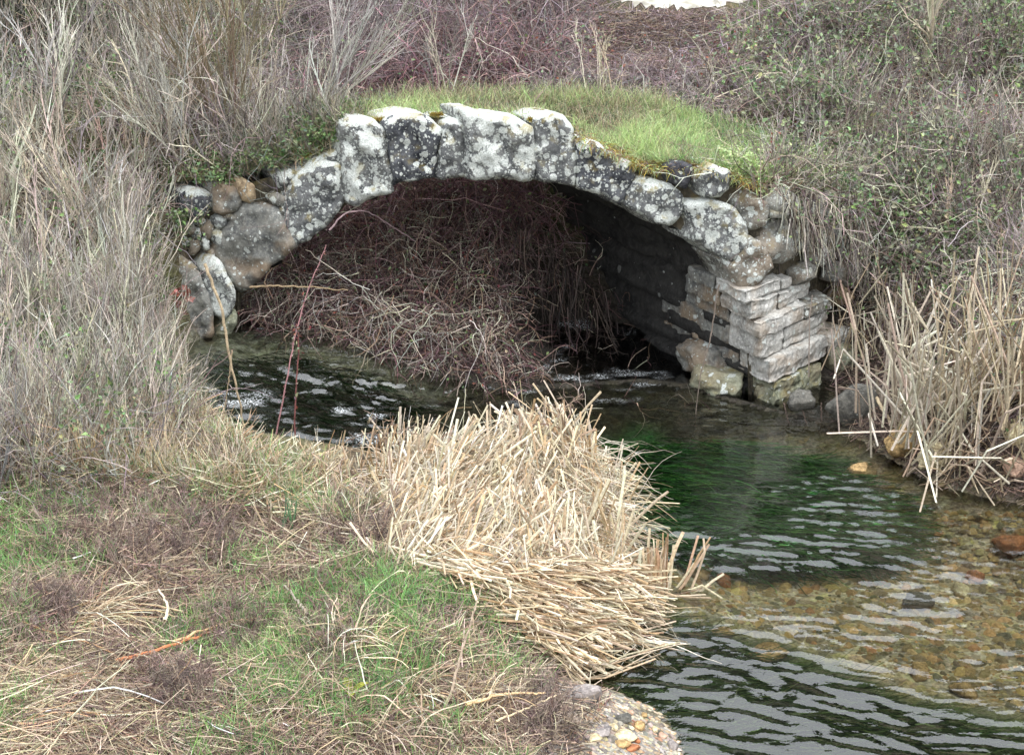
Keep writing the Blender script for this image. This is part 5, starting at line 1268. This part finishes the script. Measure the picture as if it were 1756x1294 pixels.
def pebbles(s, P, lo, hi, cols):
    n = len(P); sz = lo * (hi / lo) ** (rng.random(n) ** 2.2)
    base_ = np.array([(1, 0, 0), (.5, .87, 0), (-.5, .87, 0), (-1, 0, 0), (-.5, -.87, 0), (.5, -.87, 0), (.45, 0, .55), (-.2, .4, .6), (-.2, -.4, .5)], float)
    a = rng.uniform(0, 6.3, n); ca, sa = np.cos(a)[:, None], np.sin(a)[:, None]
    q = base_[None] * (1 + rng.normal(size=(n, 9, 1)) * .12) * np.stack([sz, sz * rng.uniform(.55, .9, n), sz * rng.uniform(.5, .9, n)], -1)[:, None]
    q = np.stack([q[..., 0] * ca - q[..., 1] * sa, q[..., 0] * sa + q[..., 1] * ca, q[..., 2]], -1) + P[:, None]
    f = np.array([(0, 1, 7, 6), (1, 2, 7, 7), (2, 3, 7, 7), (3, 4, 8, 7), (4, 5, 8, 8), (5, 0, 6, 8), (6, 7, 8, 8)])
    tri = np.array([(0, 1, 6), (1, 7, 6), (1, 2, 7), (2, 3, 7), (3, 8, 7), (3, 4, 8), (4, 5, 8), (5, 6, 8), (5, 0, 6), (6, 7, 8)])
    F = (np.arange(n)[:, None, None] * 9 + tri[None]).reshape(-1, 3)
    s.V.append(q.reshape(-1, 3).astype(np.float32)); s.F.append((F + s.n).astype(np.int32)); s.C.append(np.repeat(tint(cols, n, .2, .05), 9, 0).astype(np.float32)); s.n += n * 9
P[:, 2] -= .004; pebbles(s, P, .005, .026, PEB * .85)
P = scatter([(940, 1185), (1000, 1175), (1060, 1200), (1010, 1262), (985, 1330), (900, 1340)], 420, GZ); s_ = Soup(); lying(s_, P, .04, .2, np.concatenate([LITTER, DULLSTRAW, DARKTWIG]), .0028, lift=.15); stuff(s_, 'flood_litter', M_STRAW, 'scraps of dead stalk washed up on the gravel bar', 'litter')
tag(s.build('gravel', M_TWIG), 'mixed tan and grey gravel of the bar at the water edge', 'gravel', kind='stuff')
s = Soup()
P = scatter([(1040, 940), (1250, 930), (1560, 880), (1756, 880), (1900, 900), (1900, 1300), (1700, 1200), (1450, 1120), (1300, 1080), (1180, 1040)], 3200, GZ); P = P[lookup(GD, P[:, 0], P[:, 1]) < -.02]
pebbles(s, P, .012, .06, np.array([lin(156, 134, 92), lin(168, 142, 98), lin(138, 122, 86), lin(178, 154, 112), lin(122, 114, 88), lin(158, 124, 84), lin(110, 104, 84)]))
tag(s.build('bed_pebbles', M_TWIG), 'ochre pebbles and cobbles on the bed under the shallow water', 'gravel', kind='stuff')
ub = 'stones under the shallow water'
for k, (lab, px, py, a, c, m_) in enumerate((('long orange brick under the water at the right edge', 1740, 912, .16, .07, MO), ('flat ochre stone just under the water right of the reed bundle', 1208, 944, .10, .05, MY), ('orange stone under the water right of the flat ochre stone', 1245, 952, .08, .04, MO), ('small orange stone under the water in midstream', 1678, 938, .07, .04, MO),
        ('ochre slab under the water in the middle of the ford', 1320, 1070, .14, .04, MY), ('yellow brown stone under the water near the right edge', 1580, 1098, .10, .04, MY), ('brown stone under the water above the lower weed', 1660, 1130, .10, .04, MY), ('dark stone under the fast water right of midstream', 1580, 985, .12, .05, MB),
        ('dark curved stone under the calm water at lower right', 1560, 1190, .07, .03, MB), ('pale stone under the water beside the long orange brick', 1650, 960, .09, .04, MC), ('tan stone under the water left of the ochre slab', 1240, 1060, .08, .035, MY), ('large brown stone under the water by the right bank', 1480, 800, .14, .06, MY))):
    loose(lab, px, py, (a, a * .65, c), m_, True, .2, k * .9, ub)
rb = 'stones along the right bank'
for lab, px, py, sz, m_ in (('tan boulder under the reeds at the right waterline', 1545, 785, (.17, .14, .13), MY), ('pale tan boulder with roots over it beside the tan one', 1600, 800, (.15, .12, .10), MC), ('cream stone at the right edge of the bank', 1745, 765, (.10, .09, .09), MC), ('reddish brown stone low at the right edge', 1740, 812, (.13, .10, .07), MP),
                            ('dark rounded boulder behind twigs right of the pier', 1462, 722, (.22, .16, .17), MB)):
    loose(lab, px, py, sz, m_, rot=rng.uniform(0, 3), group=rb, sink=.12)
loose('dark rounded stone in the hollow under the pier footing', 1372, 722, (.11, .09, .09), MB, True, .0, .3, yz=.10)

# ------------------------------------------------------------------ water weed
s = Soup()
def weed(poly, n, lo, hi, cols, ang, lift):
    p = sample_poly(poly, n); P = on_water(p[:, 0], p[:, 1]); g = lookup(GZ, P[:, 0], P[:, 1]); w_ = wz(P[:, 0], P[:, 1])
    P[:, 2] = g + (w_ - g) * rng.uniform(.05, lift, n)
    a = ang + rng.normal(size=n) * .3; d = np.stack([np.cos(a), np.sin(a), rng.normal(size=n) * .04], -1)
    A = grow(P, d, rng.uniform(lo, hi, n), 6, .14, 0); A[..., 2] = np.minimum(A[..., 2], wz(A[..., 0], A[..., 1]) - .012)
    s.strands(A, rng.uniform(.003, .007, n), tint(cols, n, .25, .08), 3, .6)
weed(WEED_POOL, 12000, .15, .45, np.array([lin(62, 120, 56), lin(46, 98, 48), lin(82, 136, 64), lin(38, 78, 42)]), -.35, .97)
weed(WEED_BAY, 9000, .1, .35, np.array([lin(82, 104, 58), lin(66, 90, 50), lin(96, 114, 64), lin(54, 72, 42)]), -.25, .5)
weed([(340, 600), (480, 590), (640, 640), (760, 700), (600, 770), (460, 750), (360, 680)], 2600, .15, .4, np.array([lin(50, 70, 44), lin(44, 58, 40)]), -.8, .5)
tag(s.build('water_weed', M_GRASS), 'dark green trailing weed under the moving water', 'water weed', kind='stuff')

# ------------------------------------------------------------------ the pale track at the top
tpx = [(1040, -60), (1058, -4), (1085, 9), (1130, 19), (1185, 18), (1230, 13), (1275, 4), (1330, -4), (1360, -60)]
tpx = resample_open(np.array(tpx, float), 6)
tp_ = np.array([gpt(*c, None, 14.8) for c in tpx]); tp_[:, :2] += rng.normal(size=(len(tp_), 2)) * .018; tc_ = tp_.mean(0) + np.array([0, .9, 0])
V = []
for f in np.linspace(1, 0, 24):
    q = tc_ + (tp_ - tc_) * f; q[:, 2] = lookup(GZ, q[:, 0], q[:, 1]) + .02 * min(1, (1 - f) * 12 + .3); V.append(q)
tm, n, l, b = new_mat('pale_dust'); tx = n.new('ShaderNodeTexNoise'); tx.inputs['Scale'].default_value = 14; tx.inputs['Detail'].default_value = 6; cr = n.new('ShaderNodeValToRGB')
cr.color_ramp.elements[0].color = (*lin(150, 146, 134), 1); cr.color_ramp.elements[1].color = (*lin(200, 198, 188), 1); cr.color_ramp.elements[0].position = .35; cr.color_ramp.elements[1].position = .6
l.new(tx.outputs['Fac'], cr.inputs[0]); l.new(cr.outputs[0], b.inputs['Base Color']); b.inputs['Roughness'].default_value = .95
po = raw_mesh('path', np.concatenate(V), grid_faces(24, len(tpx)), None, tm, shade=True); tag(po, 'pale dusty track at the top of the slope', 'path', kind='structure')
